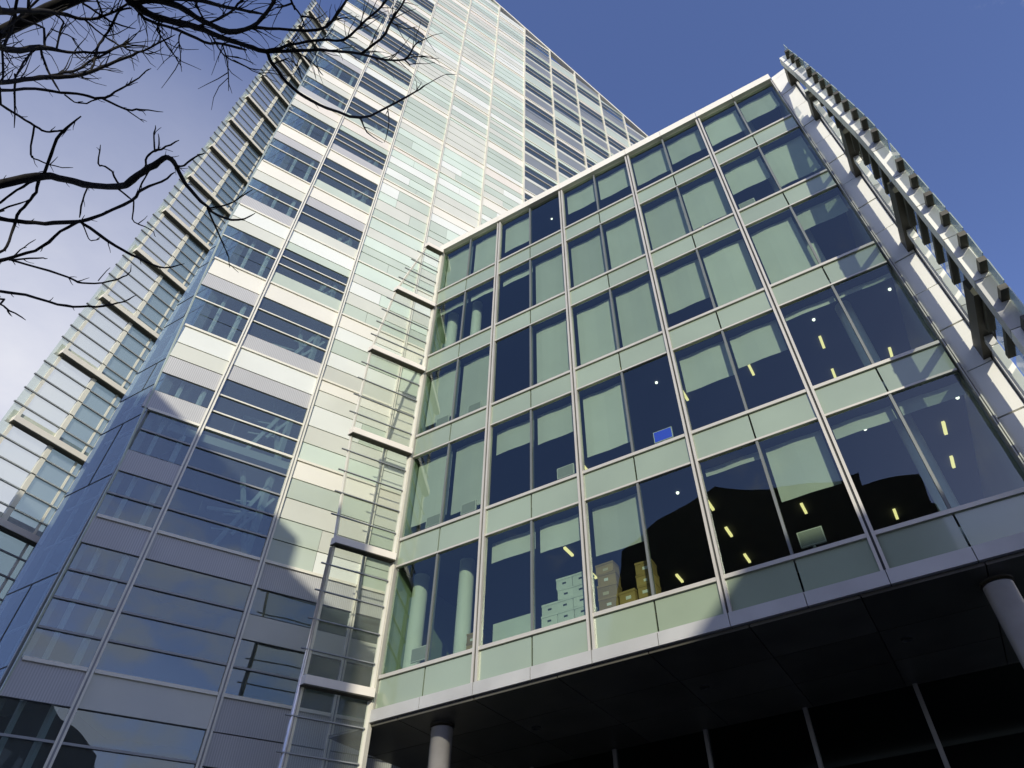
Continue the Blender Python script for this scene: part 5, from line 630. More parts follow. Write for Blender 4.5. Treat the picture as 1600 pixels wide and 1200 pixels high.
([(-2.734,0.634,5.641,0.0117),(-2.543,0.684,5.614,0.0106),(-2.315,0.766,5.612,0.0094),(-2.183,0.872,5.695,0.0095),(-1.976,0.843,5.623,0.0084),(-1.777,0.818,5.558,0.0073),(-1.615,0.776,5.505,0.0063)],[[(-2.057,0.855,5.654,0.0040),(-1.969,0.880,5.672,0.0033),(-1.864,0.876,5.652,0.0024),(-1.764,0.875,5.639,0.0015)],[(-2.192,0.864,5.687,0.0040),(-2.201,0.905,5.736,0.0033),(-2.207,0.946,5.787,0.0025),(-2.215,0.989,5.841,0.0016)],[(-2.593,0.671,5.621,0.0041),(-2.552,0.742,5.624,0.0033),(-2.506,0.811,5.651,0.0025),(-2.496,0.897,5.703,0.0016)],[(-2.304,0.773,5.616,0.0040),(-2.240,0.776,5.605,0.0033),(-2.168,0.761,5.573,0.0024),(-2.096,0.729,5.521,0.0015)],[(-2.131,0.865,5.680,0.0040),(-2.057,0.822,5.613,0.0032),(-1.981,0.795,5.563,0.0024),(-1.910,0.756,5.498,0.0015)],[(-1.848,0.826,5.578,0.0039),(-1.829,0.855,5.616,0.0032),(-1.825,0.894,5.672,0.0024),(-1.834,0.939,5.740,0.0016)],[(-1.985,0.844,5.626,0.0039),(-1.955,0.884,5.675,0.0033),(-1.952,0.941,5.756,0.0024),(-1.926,0.985,5.818,0.0016)],[(-1.904,0.833,5.597,0.0039),(-1.850,0.852,5.615,0.0032),(-1.786,0.853,5.610,0.0024),(-1.732,0.870,5.631,0.0015)],[(-2.004,0.847,5.634,0.0040),(-1.982,0.877,5.671,0.0033),(-1.981,0.920,5.730,0.0024),(-1.992,0.969,5.802,0.0016)],[(-1.747,0.810,5.544,0.0038),(-1.702,0.862,5.619,0.0032),(-1.680,0.934,5.729,0.0024),(-1.659,1.011,5.849,0.0016)],[(-2.149,0.868,5.685,0.0040),(-2.101,0.818,5.617,0.0033),(-2.051,0.771,5.551,0.0024),(-1.994,0.733,5.493,0.0015)],[(-2.536,0.687,5.614,0.0041),(-2.458,0.682,5.597,0.0033),(-2.378,0.660,5.566,0.0024),(-2.296,0.636,5.525,0.0015)],[(-2.147,0.867,5.685,0.0040),(-2.132,0.886,5.705,0.0033),(-2.117,0.905,5.727,0.0025),(-2.105,0.926,5.753,0.0016)],[(-2.216,0.842,5.667,0.0040),(-2.205,0.914,5.747,0.0034),(-2.185,0.984,5.834,0.0025),(-2.177,1.063,5.939,0.0017)],[(-1.729,0.805,5.537,0.0038),(-1.682,0.783,5.506,0.0031),(-1.637,0.763,5.484,0.0023),(-1.596,0.743,5.467,0.0015)],[(-1.968,0.842,5.620,0.0039),(-1.871,0.777,5.516,0.0032),(-1.783,0.715,5.423,0.0023),(-1.703,0.663,5.359,0.0015)],[(-1.877,0.830,5.588,0.0039),(-1.793,0.790,5.521,0.0032),(-1.715,0.753,5.466,0.0023),(-1.643,0.734,5.446,0.0015)],[(-1.653,0.785,5.512,0.0038),(-1.624,0.764,5.488,0.0031),(-1.600,0.739,5.460,0.0023),(-1.574,0.721,5.446,0.0015)],[(-2.708,0.641,5.637,0.0041),(-2.689,0.660,5.628,0.0034),(-2.666,0.678,5.623,0.0025),(-2.638,0.691,5.621,0.0016)],[(-1.984,0.844,5.626,0.0039),(-1.869,0.780,5.519,0.0032),(-1.761,0.726,5.434,0.0023),(-1.678,0.658,5.355,0.0015)]]),
([(-2.734,0.634,5.641,0.0136),(-2.733,0.724,5.590,0.0135),(-2.716,0.869,5.528,0.0125),(-2.688,1.032,5.561,0.0126),(-2.668,1.213,5.715,0.0119),(-2.638,1.502,6.061,0.0116),(-2.513,1.640,6.419,0.0098),(-2.303,1.721,6.692,0.0079),(-2.145,1.748,6.786,0.0046),(-1.981,1.774,6.838,0.0027)],[[(-2.732,0.727,5.588,0.0041),(-2.740,0.735,5.580,0.0034),(-2.746,0.743,5.571,0.0025),(-2.755,0.748,5.562,0.0016)],[(-2.277,1.726,6.713,0.0048),(-2.248,1.692,6.697,0.0039),(-2.220,1.655,6.673,0.0029),(-2.199,1.611,6.636,0.0018)],[(-2.285,1.725,6.706,0.0048),(-2.253,1.712,6.712,0.0039),(-2.221,1.703,6.718,0.0029),(-2.188,1.682,6.711,0.0019)],[(-2.243,1.733,6.736,0.0048),(-2.228,1.731,6.741,0.0039),(-2.214,1.731,6.747,0.0029),(-2.200,1.732,6.753,0.0019)],[(-2.678,1.094,5.608,0.0041),(-2.682,1.117,5.609,0.0034),(-2.684,1.142,5.616,0.0025),(-2.689,1.166,5.617,0.0016)],[(-2.733,0.703,5.602,0.0041),(-2.721,0.727,5.593,0.0034),(-2.708,0.752,5.587,0.0025),(-2.697,0.776,5.584,0.0016)],[(-1.981,1.774,6.838,0.0048),(-1.956,1.797,6.860,0.0040),(-1.933,1.824,6.883,0.0029),(-1.902,1.840,6.896,0.0019)],[(-2.479,1.658,6.481,0.0047),(-2.466,1.648,6.488,0.0038),(-2.453,1.644,6.500,0.0028),(-2.440,1.636,6.508,0.0018)],[(-2.642,1.465,6.017,0.0044),(-2.637,1.477,6.041,0.0036),(-2.634,1.491,6.063,0.0027),(-2.628,1.502,6.087,0.0018)],[(-2.660,1.284,5.799,0.0043),(-2.662,1.298,5.805,0.0035),(-2.664,1.313,5.813,0.0026),(-2.666,1.327,5.822,0.0017)]]),
([(-2.638,1.502,6.061,0.0084),(-2.675,1.639,6.064,0.0053),(-2.665,1.817,6.175,0.0032)],[[(-2.663,1.591,6.066,0.0045),(-2.658,1.619,6.100,0.0037),(-2.655,1.649,6.128,0.0027),(-2.653,1.680,6.152,0.0018)]]),
([(-2.513,1.640,6.419,0.0044),(-2.581,1.762,6.375,0.0044),(-2.661,1.827,6.189,0.0032)],[[(-2.530,1.668,6.415,0.0046),(-2.541,1.671,6.399,0.0038),(-2.551,1.674,6.383,0.0028),(-2.562,1.673,6.363,0.0018)]]),
([(-3.811,-0.114,6.467,0.0302),(-3.613,-0.034,6.415,0.0273),(-3.401,0.101,6.288,0.0243),(-3.211,0.273,6.085,0.0213),(-2.984,0.414,5.869,0.0204),(-2.746,0.460,5.737,0.0158),(-2.530,0.438,5.630,0.0134),(-2.341,0.389,5.525,0.0130)],[[(-2.508,0.433,5.619,0.0040),(-2.453,0.441,5.583,0.0033),(-2.395,0.440,5.548,0.0024),(-2.338,0.435,5.514,0.0015)],[(-3.701,-0.068,6.444,0.0049),(-3.613,-0.065,6.419,0.0040),(-3.530,-0.045,6.389,0.0029),(-3.442,-0.031,6.353,0.0019)],[(-2.443,0.416,5.583,0.0040),(-2.365,0.373,5.546,0.0033),(-2.287,0.334,5.514,0.0024),(-2.208,0.304,5.487,0.0015)],[(-2.421,0.410,5.571,0.0040),(-2.385,0.414,5.547,0.0033),(-2.348,0.414,5.524,0.0024),(-2.314,0.420,5.501,0.0015)],[(-3.796,-0.107,6.465,0.0049),(-3.729,-0.111,6.451,0.0040),(-3.659,-0.110,6.433,0.0029),(-3.592,-0.100,6.413,0.0019)],[(-3.401,0.101,6.288,0.0047),(-3.352,0.101,6.268,0.0038),(-3.302,0.103,6.245,0.0028),(-3.253,0.100,6.223,0.0018)],[(-2.667,0.452,5.702,0.0041),(-2.600,0.459,5.664,0.0034),(-2.532,0.459,5.626,0.0025),(-2.465,0.451,5.589,0.0016)],[(-3.597,-0.023,6.408,0.0048),(-3.571,0.020,6.387,0.0039),(-3.548,0.064,6.360,0.0029),(-3.503,0.104,6.322,0.0019)],[(-2.843,0.442,5.792,0.0042),(-2.801,0.461,5.762,0.0035),(-2.769,0.485,5.734,0.0025),(-2.735,0.507,5.708,0.0016)],[(-2.551,0.441,5.642,0.0041),(-2.505,0.461,5.610,0.0033),(-2.450,0.473,5.576,0.0024),(-2.393,0.480,5.542,0.0016)],[(-2.549,0.440,5.641,0.0041),(-2.505,0.438,5.616,0.0033),(-2.462,0.438,5.589,0.0024),(-2.419,0.433,5.564,0.0016)],[(-2.406,0.406,5.562,0.0040),(-2.394,0.357,5.570,0.0033),(-2.357,0.314,5.568,0.0024),(-2.305,0.280,5.558,0.0016)],[(-3.370,0.132,6.257,0.0047),(-3.285,0.157,6.205,0.0038),(-3.195,0.176,6.152,0.0028),(-3.105,0.195,6.095,0.0018)],[(-3.069,0.361,5.949,0.0044),(-3.070,0.431,5.874,0.0036),(-3.062,0.499,5.780,0.0026),(-3.066,0.557,5.671,0.0017)],[(-3.249,0.241,6.128,0.0045),(-3.154,0.266,6.068,0.0037),(-3.061,0.293,6.004,0.0027),(-2.987,0.333,5.938,0.0017)],[(-2.916,0.427,5.832,0.0043),(-2.828,0.484,5.756,0.0035),(-2.779,0.552,5.696,0.0025),(-2.733,0.620,5.648,0.0016)],[(-2.828,0.444,5.784,0.0042),(-2.753,0.473,5.734,0.0034),(-2.700,0.513,5.692,0.0025),(-2.647,0.552,5.657,0.0016)],[(-3.714,-0.073,6.448,0.0049),(-3.694,-0.042,6.439,0.0040),(-3.659,-0.016,6.424,0.0029),(-3.620,0.009,6.405,0.0019)],[(-3.801,-0.109,6.466,0.0049),(-3.811,-0.044,6.460,0.0040),(-3.807,0.022,6.431,0.0030),(-3.822,0.084,6.380,0.0019)],[(-3.743,-0.085,6.455,0.0049),(-3.644,-0.066,6.429,0.0040),(-3.554,-0.033,6.396,0.0029),(-3.451,-0.009,6.352,0.0019)],[(-3.110,0.336,5.988,0.0044),(-3.052,0.378,5.927,0.0036),(-2.997,0.419,5.868,0.0026),(-2.925,0.451,5.815,0.0017)],[(-2.777,0.454,5.755,0.0042),(-2.698,0.505,5.695,0.0034),(-2.646,0.564,5.653,0.0025),(-2.603,0.626,5.627,0.0016)],[(-3.402,0.100,6.289,0.0047),(-3.382,0.135,6.260,0.0038),(-3.373,0.169,6.233,0.0028),(-3.350,0.203,6.197,0.0018)]]),
([(-2.749,0.464,5.737,0.0118),(-2.508,0.562,5.599,0.0105),(-2.241,0.706,5.547,0.0102),(-2.038,0.686,5.459,0.0100),(-1.821,0.613,5.325,0.0088)],[[(-2.152,0.697,5.510,0.0039),(-2.055,0.710,5.488,0.0032),(-1.972,0.735,5.489,0.0023),(-1.913,0.781,5.530,0.0015)],[(-2.276,0.683,5.543,0.0040),(-2.262,0.700,5.550,0.0032),(-2.241,0.711,5.551,0.0024),(-2.213,0.716,5.546,0.0015)],[(-2.230,0.705,5.543,0.0039),(-2.209,0.726,5.553,0.0032),(-2.187,0.746,5.564,0.0024),(-2.164,0.766,5.577,0.0016)],[(-2.360,0.634,5.550,0.0040),(-2.289,0.627,5.517,0.0032),(-2.218,0.619,5.482,0.0024),(-2.147,0.599,5.439,0.0015)],[(-1.854,0.624,5.343,0.0037),(-1.763,0.577,5.289,0.0030),(-1.695,0.526,5.265,0.0022),(-1.661,0.468,5.282,0.0014)],[(-2.146,0.697,5.508,0.0039),(-2.060,0.695,5.476,0.0032),(-1.980,0.701,5.454,0.0023),(-1.918,0.726,5.464,0.0015)],[(-1.848,0.622,5.339,0.0037),(-1.763,0.614,5.316,0.0030),(-1.688,0.619,5.317,0.0022),(-1.619,0.630,5.339,0.0014)],[(-2.745,0.465,5.734,0.0042),(-2.700,0.532,5.683,0.0034),(-2.688,0.603,5.650,0.0025),(-2.712,0.672,5.622,0.0016)],[(-2.075,0.690,5.476,0.0039),(-2.052,0.712,5.489,0.0032),(-2.035,0.737,5.509,0.0024),(-2.015,0.760,5.530,0.0015)],[(-1.995,0.671,5.430,0.0038),(-1.882,0.640,5.364,0.0031),(-1.778,0.622,5.325,0.0022),(-1.686,0.621,5.320,0.0014)],[(-2.073,0.689,5.475,0.0039),(-1.993,0.729,5.488,0.0032),(-1.947,0.794,5.554,0.0024),(-1.938,0.882,5.670,0.0016)],[(-2.658,0.499,5.679,0.0041),(-2.627,0.541,5.652,0.0034),(-2.599,0.585,5.632,0.0025),(-2.560,0.623,5.616,0.0016)],[(-2.006,0.675,5.438,0.0038),(-1.991,0.652,5.412,0.0031),(-1.973,0.630,5.386,0.0023),(-1.950,0.611,5.363,0.0015)],[(-2.121,0.694,5.496,0.0039),(-2.066,0.663,5.449,0.0032),(-2.021,0.626,5.402,0.0023),(-1.968,0.599,5.361,0.0015)],[(-2.063,0.688,5.471,0.0039),(-1.999,0.663,5.424,0.0031),(-1.937,0.641,5.383,0.0023),(-1.880,0.613,5.341,0.0015)],[(-2.211,0.703,5.535,0.0039),(-2.148,0.635,5.462,0.0032),(-2.074,0.577,5.393,0.0023),(-1.994,0.529,5.333,0.0015)]]),
([(-3.815,-0.110,6.468,0.0139),(-3.816,0.001,6.443,0.0116),(-3.714,0.101,6.366,0.0114),(-3.504,0.228,6.208,0.0121),(-3.271,0.378,5.974,0.0106),(-3.106,0.442,5.865,0.0103),(-2.891,0.558,5.705,0.0099)],[[(-3.574,0.188,6.264,0.0047),(-3.458,0.223,6.208,0.0038),(-3.348,0.268,6.133,0.0028),(-3.235,0.311,6.055,0.0018)],[(-3.820,-0.048,6.462,0.0049),(-3.797,-0.030,6.455,0.0040),(-3.768,-0.016,6.446,0.0030),(-3.741,-0.000,6.436,0.0019)],[(-3.820,-0.035,6.458,0.0049),(-3.850,-0.020,6.454,0.0040),(-3.868,0.001,6.444,0.0030),(-3.878,0.024,6.428,0.0019)],[(-3.820,-0.069,6.467,0.0049),(-3.828,0.003,6.443,0.0040),(-3.791,0.075,6.391,0.0030),(-3.715,0.141,6.324,0.0019)],[(-3.818,-0.092,6.469,0.0049),(-3.765,-0.034,6.451,0.0040),(-3.705,0.024,6.419,0.0029),(-3.618,0.073,6.373,0.0019)],[(-3.739,0.079,6.386,0.0048),(-3.608,0.108,6.346,0.0039),(-3.477,0.150,6.282,0.0029),(-3.340,0.187,6.207,0.0018)],[(-3.812,0.006,6.440,0.0049),(-3.737,0.074,6.390,0.0040),(-3.677,0.149,6.316,0.0029),(-3.612,0.223,6.219,0.0019)],[(-3.819,-0.025,6.455,0.0049),(-3.820,0.057,6.406,0.0040),(-3.837,0.129,6.320,0.0029),(-3.847,0.192,6.198,0.0019)],[(-3.820,-0.039,6.460,0.0049),(-3.853,0.000,6.444,0.0040),(-3.876,0.040,6.415,0.0030),(-3.891,0.080,6.371,0.0019)],[(-3.044,0.474,5.817,0.0043),(-3.032,0.503,5.776,0.0035),(-3.027,0.530,5.734,0.0026),(-3.029,0.555,5.691,0.0017)],[(-3.766,0.054,6.408,0.0049),(-3.752,0.099,6.368,0.0040),(-3.720,0.144,6.320,0.0029),(-3.669,0.186,6.268,0.0019)],[(-3.719,0.097,6.370,0.0048),(-3.704,0.156,6.307,0.0039),(-3.655,0.214,6.228,0.0029),(-3.580,0.266,6.150,0.0018)],[(-3.292,0.365,5.996,0.0045),(-3.272,0.393,5.949,0.0037),(-3.240,0.420,5.903,0.0027),(-3.206,0.447,5.858,0.0017)],[(-3.701,0.110,6.357,0.0048),(-3.662,0.117,6.347,0.0039),(-3.622,0.120,6.339,0.0029),(-3.582,0.123,6.329,0.0019)],[(-3.108,0.441,5.867,0.0044),(-3.013,0.466,5.823,0.0035),(-2.924,0.498,5.771,0.0026),(-2.839,0.531,5.724,0.0017)],[(-3.819,-0.025,6.455,0.0049),(-3.771,0.024,6.428,0.0040),(-3.700,0.062,6.395,0.0029),(-3.626,0.101,6.355,0.0019)],[(-3.816,-0.109,6.468,0.0049),(-3.845,-0.089,6.472,0.0041),(-3.873,-0.069,6.471,0.0030),(-3.891,-0.045,6.465,0.0019)],[(-3.820,-0.043,6.461,0.0049),(-3.781,-0.008,6.445,0.0040),(-3.734,0.025,6.423,0.0030),(-3.675,0.051,6.399,0.0019)]]),
([(-2.243,0.465,5.454,0.0064),(-2.258,0.562,5.478,0.0055),(-2.304,0.638,5.529,0.0037)],[[(-2.289,0.614,5.512,0.0039),(-2.407,0.648,5.572,0.0033),(-2.520,0.677,5.609,0.0025),(-2.628,0.684,5.622,0.0016)],[(-2.258,0.560,5.477,0.0039),(-2.197,0.595,5.461,0.0032),(-2.168,0.646,5.478,0.0024),(-2.121,0.687,5.490,0.0015)],[(-2.273,0.588,5.494,0.0039),(-2.307,0.602,5.515,0.0032),(-2.339,0.618,5.535,0.0024),(-2.365,0.639,5.553,0.0016)]]),
([(-2.219,0.405,5.445,0.0073),(-2.243,0.465,5.454,0.0073),(-2.413,0.437,5.560,0.0056)],[[(-2.328,0.451,5.505,0.0039),(-2.433,0.477,5.566,0.0033),(-2.530,0.514,5.614,0.0025),(-2.615,0.557,5.643,0.0016)],[(-2.323,0.452,5.502,0.0039),(-2.414,0.410,5.566,0.0033),(-2.515,0.372,5.643,0.0025),(-2.632,0.340,5.731,0.0016)],[(-2.332,0.450,5.508,0.0039),(-2.352,0.402,5.529,0.0032),(-2.401,0.360,5.574,0.0024),(-2.433,0.313,5.616,0.0016)]]),
([(-2.258,0.562,5.478,0.0046),(-2.170,0.634,5.470,0.0033)],[[(-2.174,0.630,5.470,0.0039),(-2.133,0.633,5.454,0.0032),(-2.090,0.632,5.434,0.0023),(-2.046,0.624,5.411,0.0015)],[(-2.188,0.618,5.468,0.0039),(-2.178,0.649,5.483,0.0032),(-2.160,0.677,5.496,0.0024),(-2.159,0.711,5.524,0.0015)]]),
([(-3.106,0.442,5.865,0.0061),(-3.075,0.558,5.664,0.0050),(-3.043,0.667,5.332,0.0028)],[[(-3.104,0.452,5.852,0.0044),(-3.129,0.473,5.818,0.0036),(-3.151,0.493,5.777,0.0026),(-3.156,0.517,5.720,0.0017)],[(-3.102,0.470,5.825,0.0043),(-3.157,0.493,5.775,0.0036),(-3.187,0.521,5.690,0.0026),(-3.205,0.547,5.585,0.0017)],[(-3.074,0.575,5.623,0.0042),(-3.042,0.611,5.554,0.0034),(-3.000,0.646,5.502,0.0025),(-2.961,0.680,5.453,0.0016)],[(-3.072,0.595,5.569,0.0042),(-3.142,0.585,5.515,0.0034),(-3.215,0.568,5.471,0.0025),(-3.280,0.552,5.415,0.0016)],[(-3.061,0.630,5.462,0.0041),(-3.048,0.649,5.406,0.0034),(-3.030,0.670,5.351,0.0025),(-3.014,0.689,5.295,0.0016)],[(-3.066,0.617,5.506,0.0041),(-3.120,0.617,5.405,0.0034),(-3.129,0.637,5.246,0.0024),(-3.103,0.670,5.061,0.0015)]]),
([(-3.698,-0.073,6.444,0.0230),(-3.283,0.083,6.245,0.0218),(-3.039,0.204,6.053,0.0147),(-2.796,0.321,5.842,0.0120),(-2.558,0.434,5.648,0.0096)],[[(-2.988,0.229,6.010,0.0044),(-2.966,0.268,5.973,0.0036),(-2.944,0.306,5.935,0.0026),(-2.912,0.344,5.893,0.0017)],[(-3.235,0.109,6.210,0.0046),(-3.170,0.118,6.173,0.0037),(-3.104,0.120,6.136,0.0027),(-3.039,0.132,6.095,0.0018)],[(-3.456,0.023,6.345,0.0047),(-3.396,0.029,6.318,0.0039),(-3.334,0.031,6.290,0.0028),(-3.275,0.043,6.258,0.0018)],[(-3.316,0.072,6.266,0.0046),(-3.263,0.146,6.202,0.0038),(-3.175,0.213,6.117,0.0027),(-3.064,0.270,6.022,0.0017)],[(-2.783,0.327,5.831,0.0042),(-2.687,0.339,5.767,0.0034),(-2.592,0.337,5.708,0.0025),(-2.500,0.346,5.644,0.0016)],[(-2.866,0.288,5.904,0.0043),(-2.827,0.329,5.856,0.0035),(-2.771,0.366,5.803,0.0026),(-2.731,0.406,5.758,0.0016)],[(-2.678,0.376,5.743,0.0042),(-2.591,0.382,5.687,0.0034),(-2.509,0.395,5.631,0.0025),(-2.428,0.405,5.577,0.0016)],[(-3.248,0.102,6.220,0.0046),(-3.233,0.121,6.203,0.0038),(-3.209,0.138,6.181,0.0028),(-3.178,0.153,6.158,0.0018)],[(-2.760,0.338,5.811,0.0042),(-2.691,0.382,5.748,0.0034),(-2.605,0.414,5.683,0.0025),(-2.527,0.448,5.626,0.0016)],[(-3.179,0.137,6.167,0.0045),(-3.104,0.175,6.107,0.0037),(-3.025,0.209,6.043,0.0027),(-2.937,0.237,5.976,0.0017)],[(-2.943,0.251,5.970,0.0044),(-2.894,0.251,5.943,0.0036),(-2.846,0.257,5.910,0.0026),(-2.797,0.260,5.879,0.0017)],[(-3.486,0.011,6.360,0.0048),(-3.404,0.011,6.327,0.0039),(-3.321,0.013,6.290,0.0028),(-3.241,0.004,6.255,0.0018)],[(-3.358,0.058,6.291,0.0047),(-3.266,0.129,6.214,0.0038),(-3.171,0.199,6.125,0.0027),(-3.077,0.269,6.029,0.0017)],[(-2.781,0.328,5.829,0.0042),(-2.661,0.313,5.763,0.0034),(-2.539,0.306,5.688,0.0025),(-2.427,0.290,5.626,0.0016)],[(-3.309,0.075,6.261,0.0046),(-3.258,0.085,6.233,0.0038),(-3.205,0.086,6.206,0.0028),(-3.156,0.078,6.185,0.0018)],[(-3.490,0.010,6.362,0.0048),(-3.407,0.011,6.329,0.0039),(-3.324,0.017,6.290,0.0028),(-3.242,0.012,6.253,0.0018)],[(-3.686,-0.069,6.441,0.0049),(-3.668,-0.050,6.434,0.0040),(-3.650,-0.032,6.425,0.0029),(-3.635,-0.012,6.416,0.0019)]]),
([(-3.370,0.264,6.142,0.0086),(-3.054,0.308,5.989,0.0083),(-2.833,0.314,5.868,0.0081),(-2.624,0.289,5.753,0.0079)],[[(-2.998,0.310,5.961,0.0044),(-2.917,0.290,5.931,0.0036),(-2.838,0.267,5.900,0.0026),(-2.749,0.254,5.852,0.0017)],[(-3.147,0.296,6.039,0.0045),(-3.078,0.302,6.005,0.0036),(-3.009,0.314,5.963,0.0027),(-2.939,0.316,5.926,0.0017)],[(-2.829,0.313,5.866,0.0043),(-2.771,0.320,5.828,0.0035),(-2.712,0.319,5.792,0.0025),(-2.656,0.313,5.761,0.0016)],[(-2.931,0.312,5.925,0.0043),(-2.861,0.327,5.876,0.0035),(-2.794,0.346,5.827,0.0026),(-2.740,0.372,5.781,0.0016)],[(-2.820,0.312,5.862,0.0043),(-2.754,0.298,5.830,0.0035),(-2.686,0.287,5.794,0.0025),(-2.617,0.280,5.753,0.0016)],[(-2.734,0.302,5.815,0.0042),(-2.680,0.307,5.778,0.0034),(-2.630,0.319,5.740,0.0025),(-2.586,0.336,5.704,0.0016)],[(-3.264,0.280,6.097,0.0045),(-3.152,0.336,6.003,0.0037),(-3.024,0.374,5.920,0.0026),(-2.920,0.428,5.833,0.0017)],[(-3.145,0.296,6.038,0.0045),(-3.053,0.303,5.992,0.0036),(-2.961,0.304,5.946,0.0026),(-2.870,0.320,5.886,0.0017)],[(-2.983,0.310,5.953,0.0044),(-2.933,0.270,5.953,0.0036),(-2.866,0.237,5.934,0.0026),(-2.784,0.215,5.897,0.0017)]]),
([(-3.667,0.085,6.374,0.0068),(-3.725,0.143,6.321,0.0068),(-3.666,0.247,6.166,0.0055),(-3.566,0.345,5.972,0.0043),(-3.493,0.409,5.813,0.0032)],[[(-3.701,0.116,6.351,0.0048),(-3.748,0.133,6.332,0.0040),(-3.786,0.152,6.299,0.0029),(-3.807,0.178,6.248,0.0019)],[(-3.712,0.127,6.340,0.0048),(-3.716,0.198,6.242,0.0039),(-3.722,0.259,6.113,0.0028),(-3.671,0.327,5.941,0.0018)],[(-3.688,0.216,6.219,0.0047),(-3.636,0.269,6.129,0.0038),(-3.592,0.321,6.024,0.0028),(-3.543,0.370,5.908,0.0018)],[(-3.684,0.100,6.365,0.0048),(-3.679,0.142,6.323,0.0039),(-3.684,0.180,6.276,0.0029),(-3.675,0.220,6.215,0.0019)],[(-3.587,0.327,6.011,0.0046),(-3.500,0.386,5.889,0.0037),(-3.402,0.438,5.792,0.0027),(-3.307,0.489,5.694,0.0017)],[(-3.685,0.220,6.212,0.0047),(-3.584,0.290,6.102,0.0038),(-3.465,0.347,6.012,0.0028),(-3.343,0.390,5.949,0.0018)],[(-3.691,0.106,6.360,0.0048),(-3.652,0.182,6.275,0.0039),(-3.626,0.254,6.164,0.0028),(-3.598,0.319,6.027,0.0018)]]),
([(-3.478,0.238,6.193,0.0055),(-3.538,0.268,6.151,0.0055),(-3.522,0.362,5.950,0.0038),(-3.481,0.428,5.747,0.0025)],[[(-3.519,0.369,5.930,0.0045),(-3.548,0.395,5.807,0.0037),(-3.578,0.410,5.682,0.0027),(-3.602,0.422,5.552,0.0017)],[(-3.538,0.296,6.102,0.0046),(-3.600,0.318,6.029,0.0038),(-3.674,0.318,5.973,0.0028),(-3.717,0.330,5.870,0.0018)],[(-3.539,0.278,6.135,0.0046),(-3.585,0.287,6.108,0.0038),(-3.619,0.301,6.062,0.0028),(-3.639,0.319,5.999,0.0018)],[(-3.539,0.288,6.117,0.0046),(-3.524,0.308,6.081,0.0038),(-3.516,0.327,6.043,0.0028),(-3.516,0.342,6.006,0.0018)],[(-3.539,0.280,6.130,0.0046),(-3.531,0.301,6.094,0.0038),(-3.514,0.322,6.054,0.0028),(-3.492,0.343,6.014,0.0018)]]),
([(-3.187,0.366,5.979,0.0063),(-3.101,0.502,5.770,0.0051),(-2.928,0.638,5.586,0.0039),(-2.830,0.735,5.511,0.0029)],[[(-3.177,0.384,5.954,0.0044),(-3.159,0.408,5.919,0.0036),(-3.148,0.431,5.885,0.0027),(-3.130,0.454,5.849,0.0017)],[(-2.849,0.713,5.523,0.0041),(-2.811,0.750,5.511,0.0034),(-2.784,0.792,5.492,0.0025),(-2.754,0.831,5.495,0.0016)],[(-3.086,0.513,5.753,0.0043),(-3.005,0.555,5.698,0.0035),(-2.929,0.596,5.654,0.0025),(-2.868,0.645,5.607,0.0016)],[(-3.100,0.503,5.769,0.0043),(-3.096,0.530,5.716,0.0035),(-3.088,0.557,5.659,0.0026),(-3.070,0.585,5.599,0.0017)],[(-3.022,0.561,5.683,0.0042),(-2.954,0.612,5.617,0.0034),(-2.893,0.664,5.566,0.0025),(-2.836,0.715,5.533,0.0016)],[(-3.173,0.391,5.944,0.0044),(-3.077,0.429,5.878,0.0036),(-2.978,0.459,5.823,0.0026),(-2.892,0.500,5.763,0.0017)],[(-2.854,0.708,5.527,0.0041),(-2.777,0.753,5.540,0.0034),(-2.719,0.816,5.550,0.0025),(-2.654,0.862,5.599,0.0016)],[(-3.077,0.520,5.743,0.0043),(-2.986,0.560,5.695,0.0035),(-2.912,0.611,5.638,0.0025),(-2.851,0.666,5.588,0.0016)],[(-2.914,0.651,5.574,0.0041),(-2.833,0.702,5.552,0.0034),(-2.758,0.751,5.557,0.0025),(-2.697,0.809,5.572,0.0016)]]),
([(-2.733,0.724,5.590,0.0048),(-2.620,0.755,5.617,0.0038),(-2.600,0.865,5.639,0.0039)],[[(-2.682,0.738,5.603,0.0041),(-2.658,0.746,5.608,0.0034),(-2.632,0.749,5.614,0.0025),(-2.606,0.752,5.620,0.0016)],[(-2.640,0.750,5.613,0.0041),(-2.625,0.772,5.615,0.0034),(-2.608,0.792,5.622,0.0025),(-2.599,0.816,5.628,0.0016)],[(-2.658,0.745,5.608,0.0041),(-2.643,0.781,5.609,0.0034),(-2.644,0.821,5.607,0.0025),(-2.644,0.861,5.608,0.0016)],[(-2.607,0.812,5.624,0.0041),(-2.617,0.868,5.629,0.0034),(-2.640,0.920,5.620,0.0025),(-2.649,0.977,5.622,0.0016)]]),
([(-1.810,0.965,5.779,0.0048),(-1.811,1.093,5.974,0.0039),(-1.737,1.147,6.056,0.0030)],[[(-1.811,1.007,5.842,0.0041),(-1.795,1.029,5.876,0.0034),(-1.771,1.043,5.897,0.0025),(-1.748,1.058,5.920,0.0016)],[(-1.811,1.014,5.854,0.0041),(-1.868,1.108,5.999,0.0034),(-1.918,1.207,6.150,0.0026),(-1.961,1.311,6.299,0.0017)],[(-1.759,1.131,6.032,0.0042),(-1.772,1.242,6.197,0.0035),(-1.818,1.366,6.373,0.0027),(-1.864,1.495,6.542,0.0018)]]),
([(-1.777,0.818,5.558,0.0055),(-1.697,0.800,5.529,0.0045),(-1.626,0.765,5.488,0.0036)],[[(-1.650,0.776,5.500,0.0038),(-1.622,0.784,5.514,0.0031),(-1.592,0.784,5.521,0.0023),(-1.563,0.785,5.532,0.0015)],[(-1.681,0.792,5.519,0.0038),(-1.604,0.798,5.538,0.0031),(-1.538,0.820,5.589,0.0023),(-1.477,0.851,5.661,0.0015)]]),
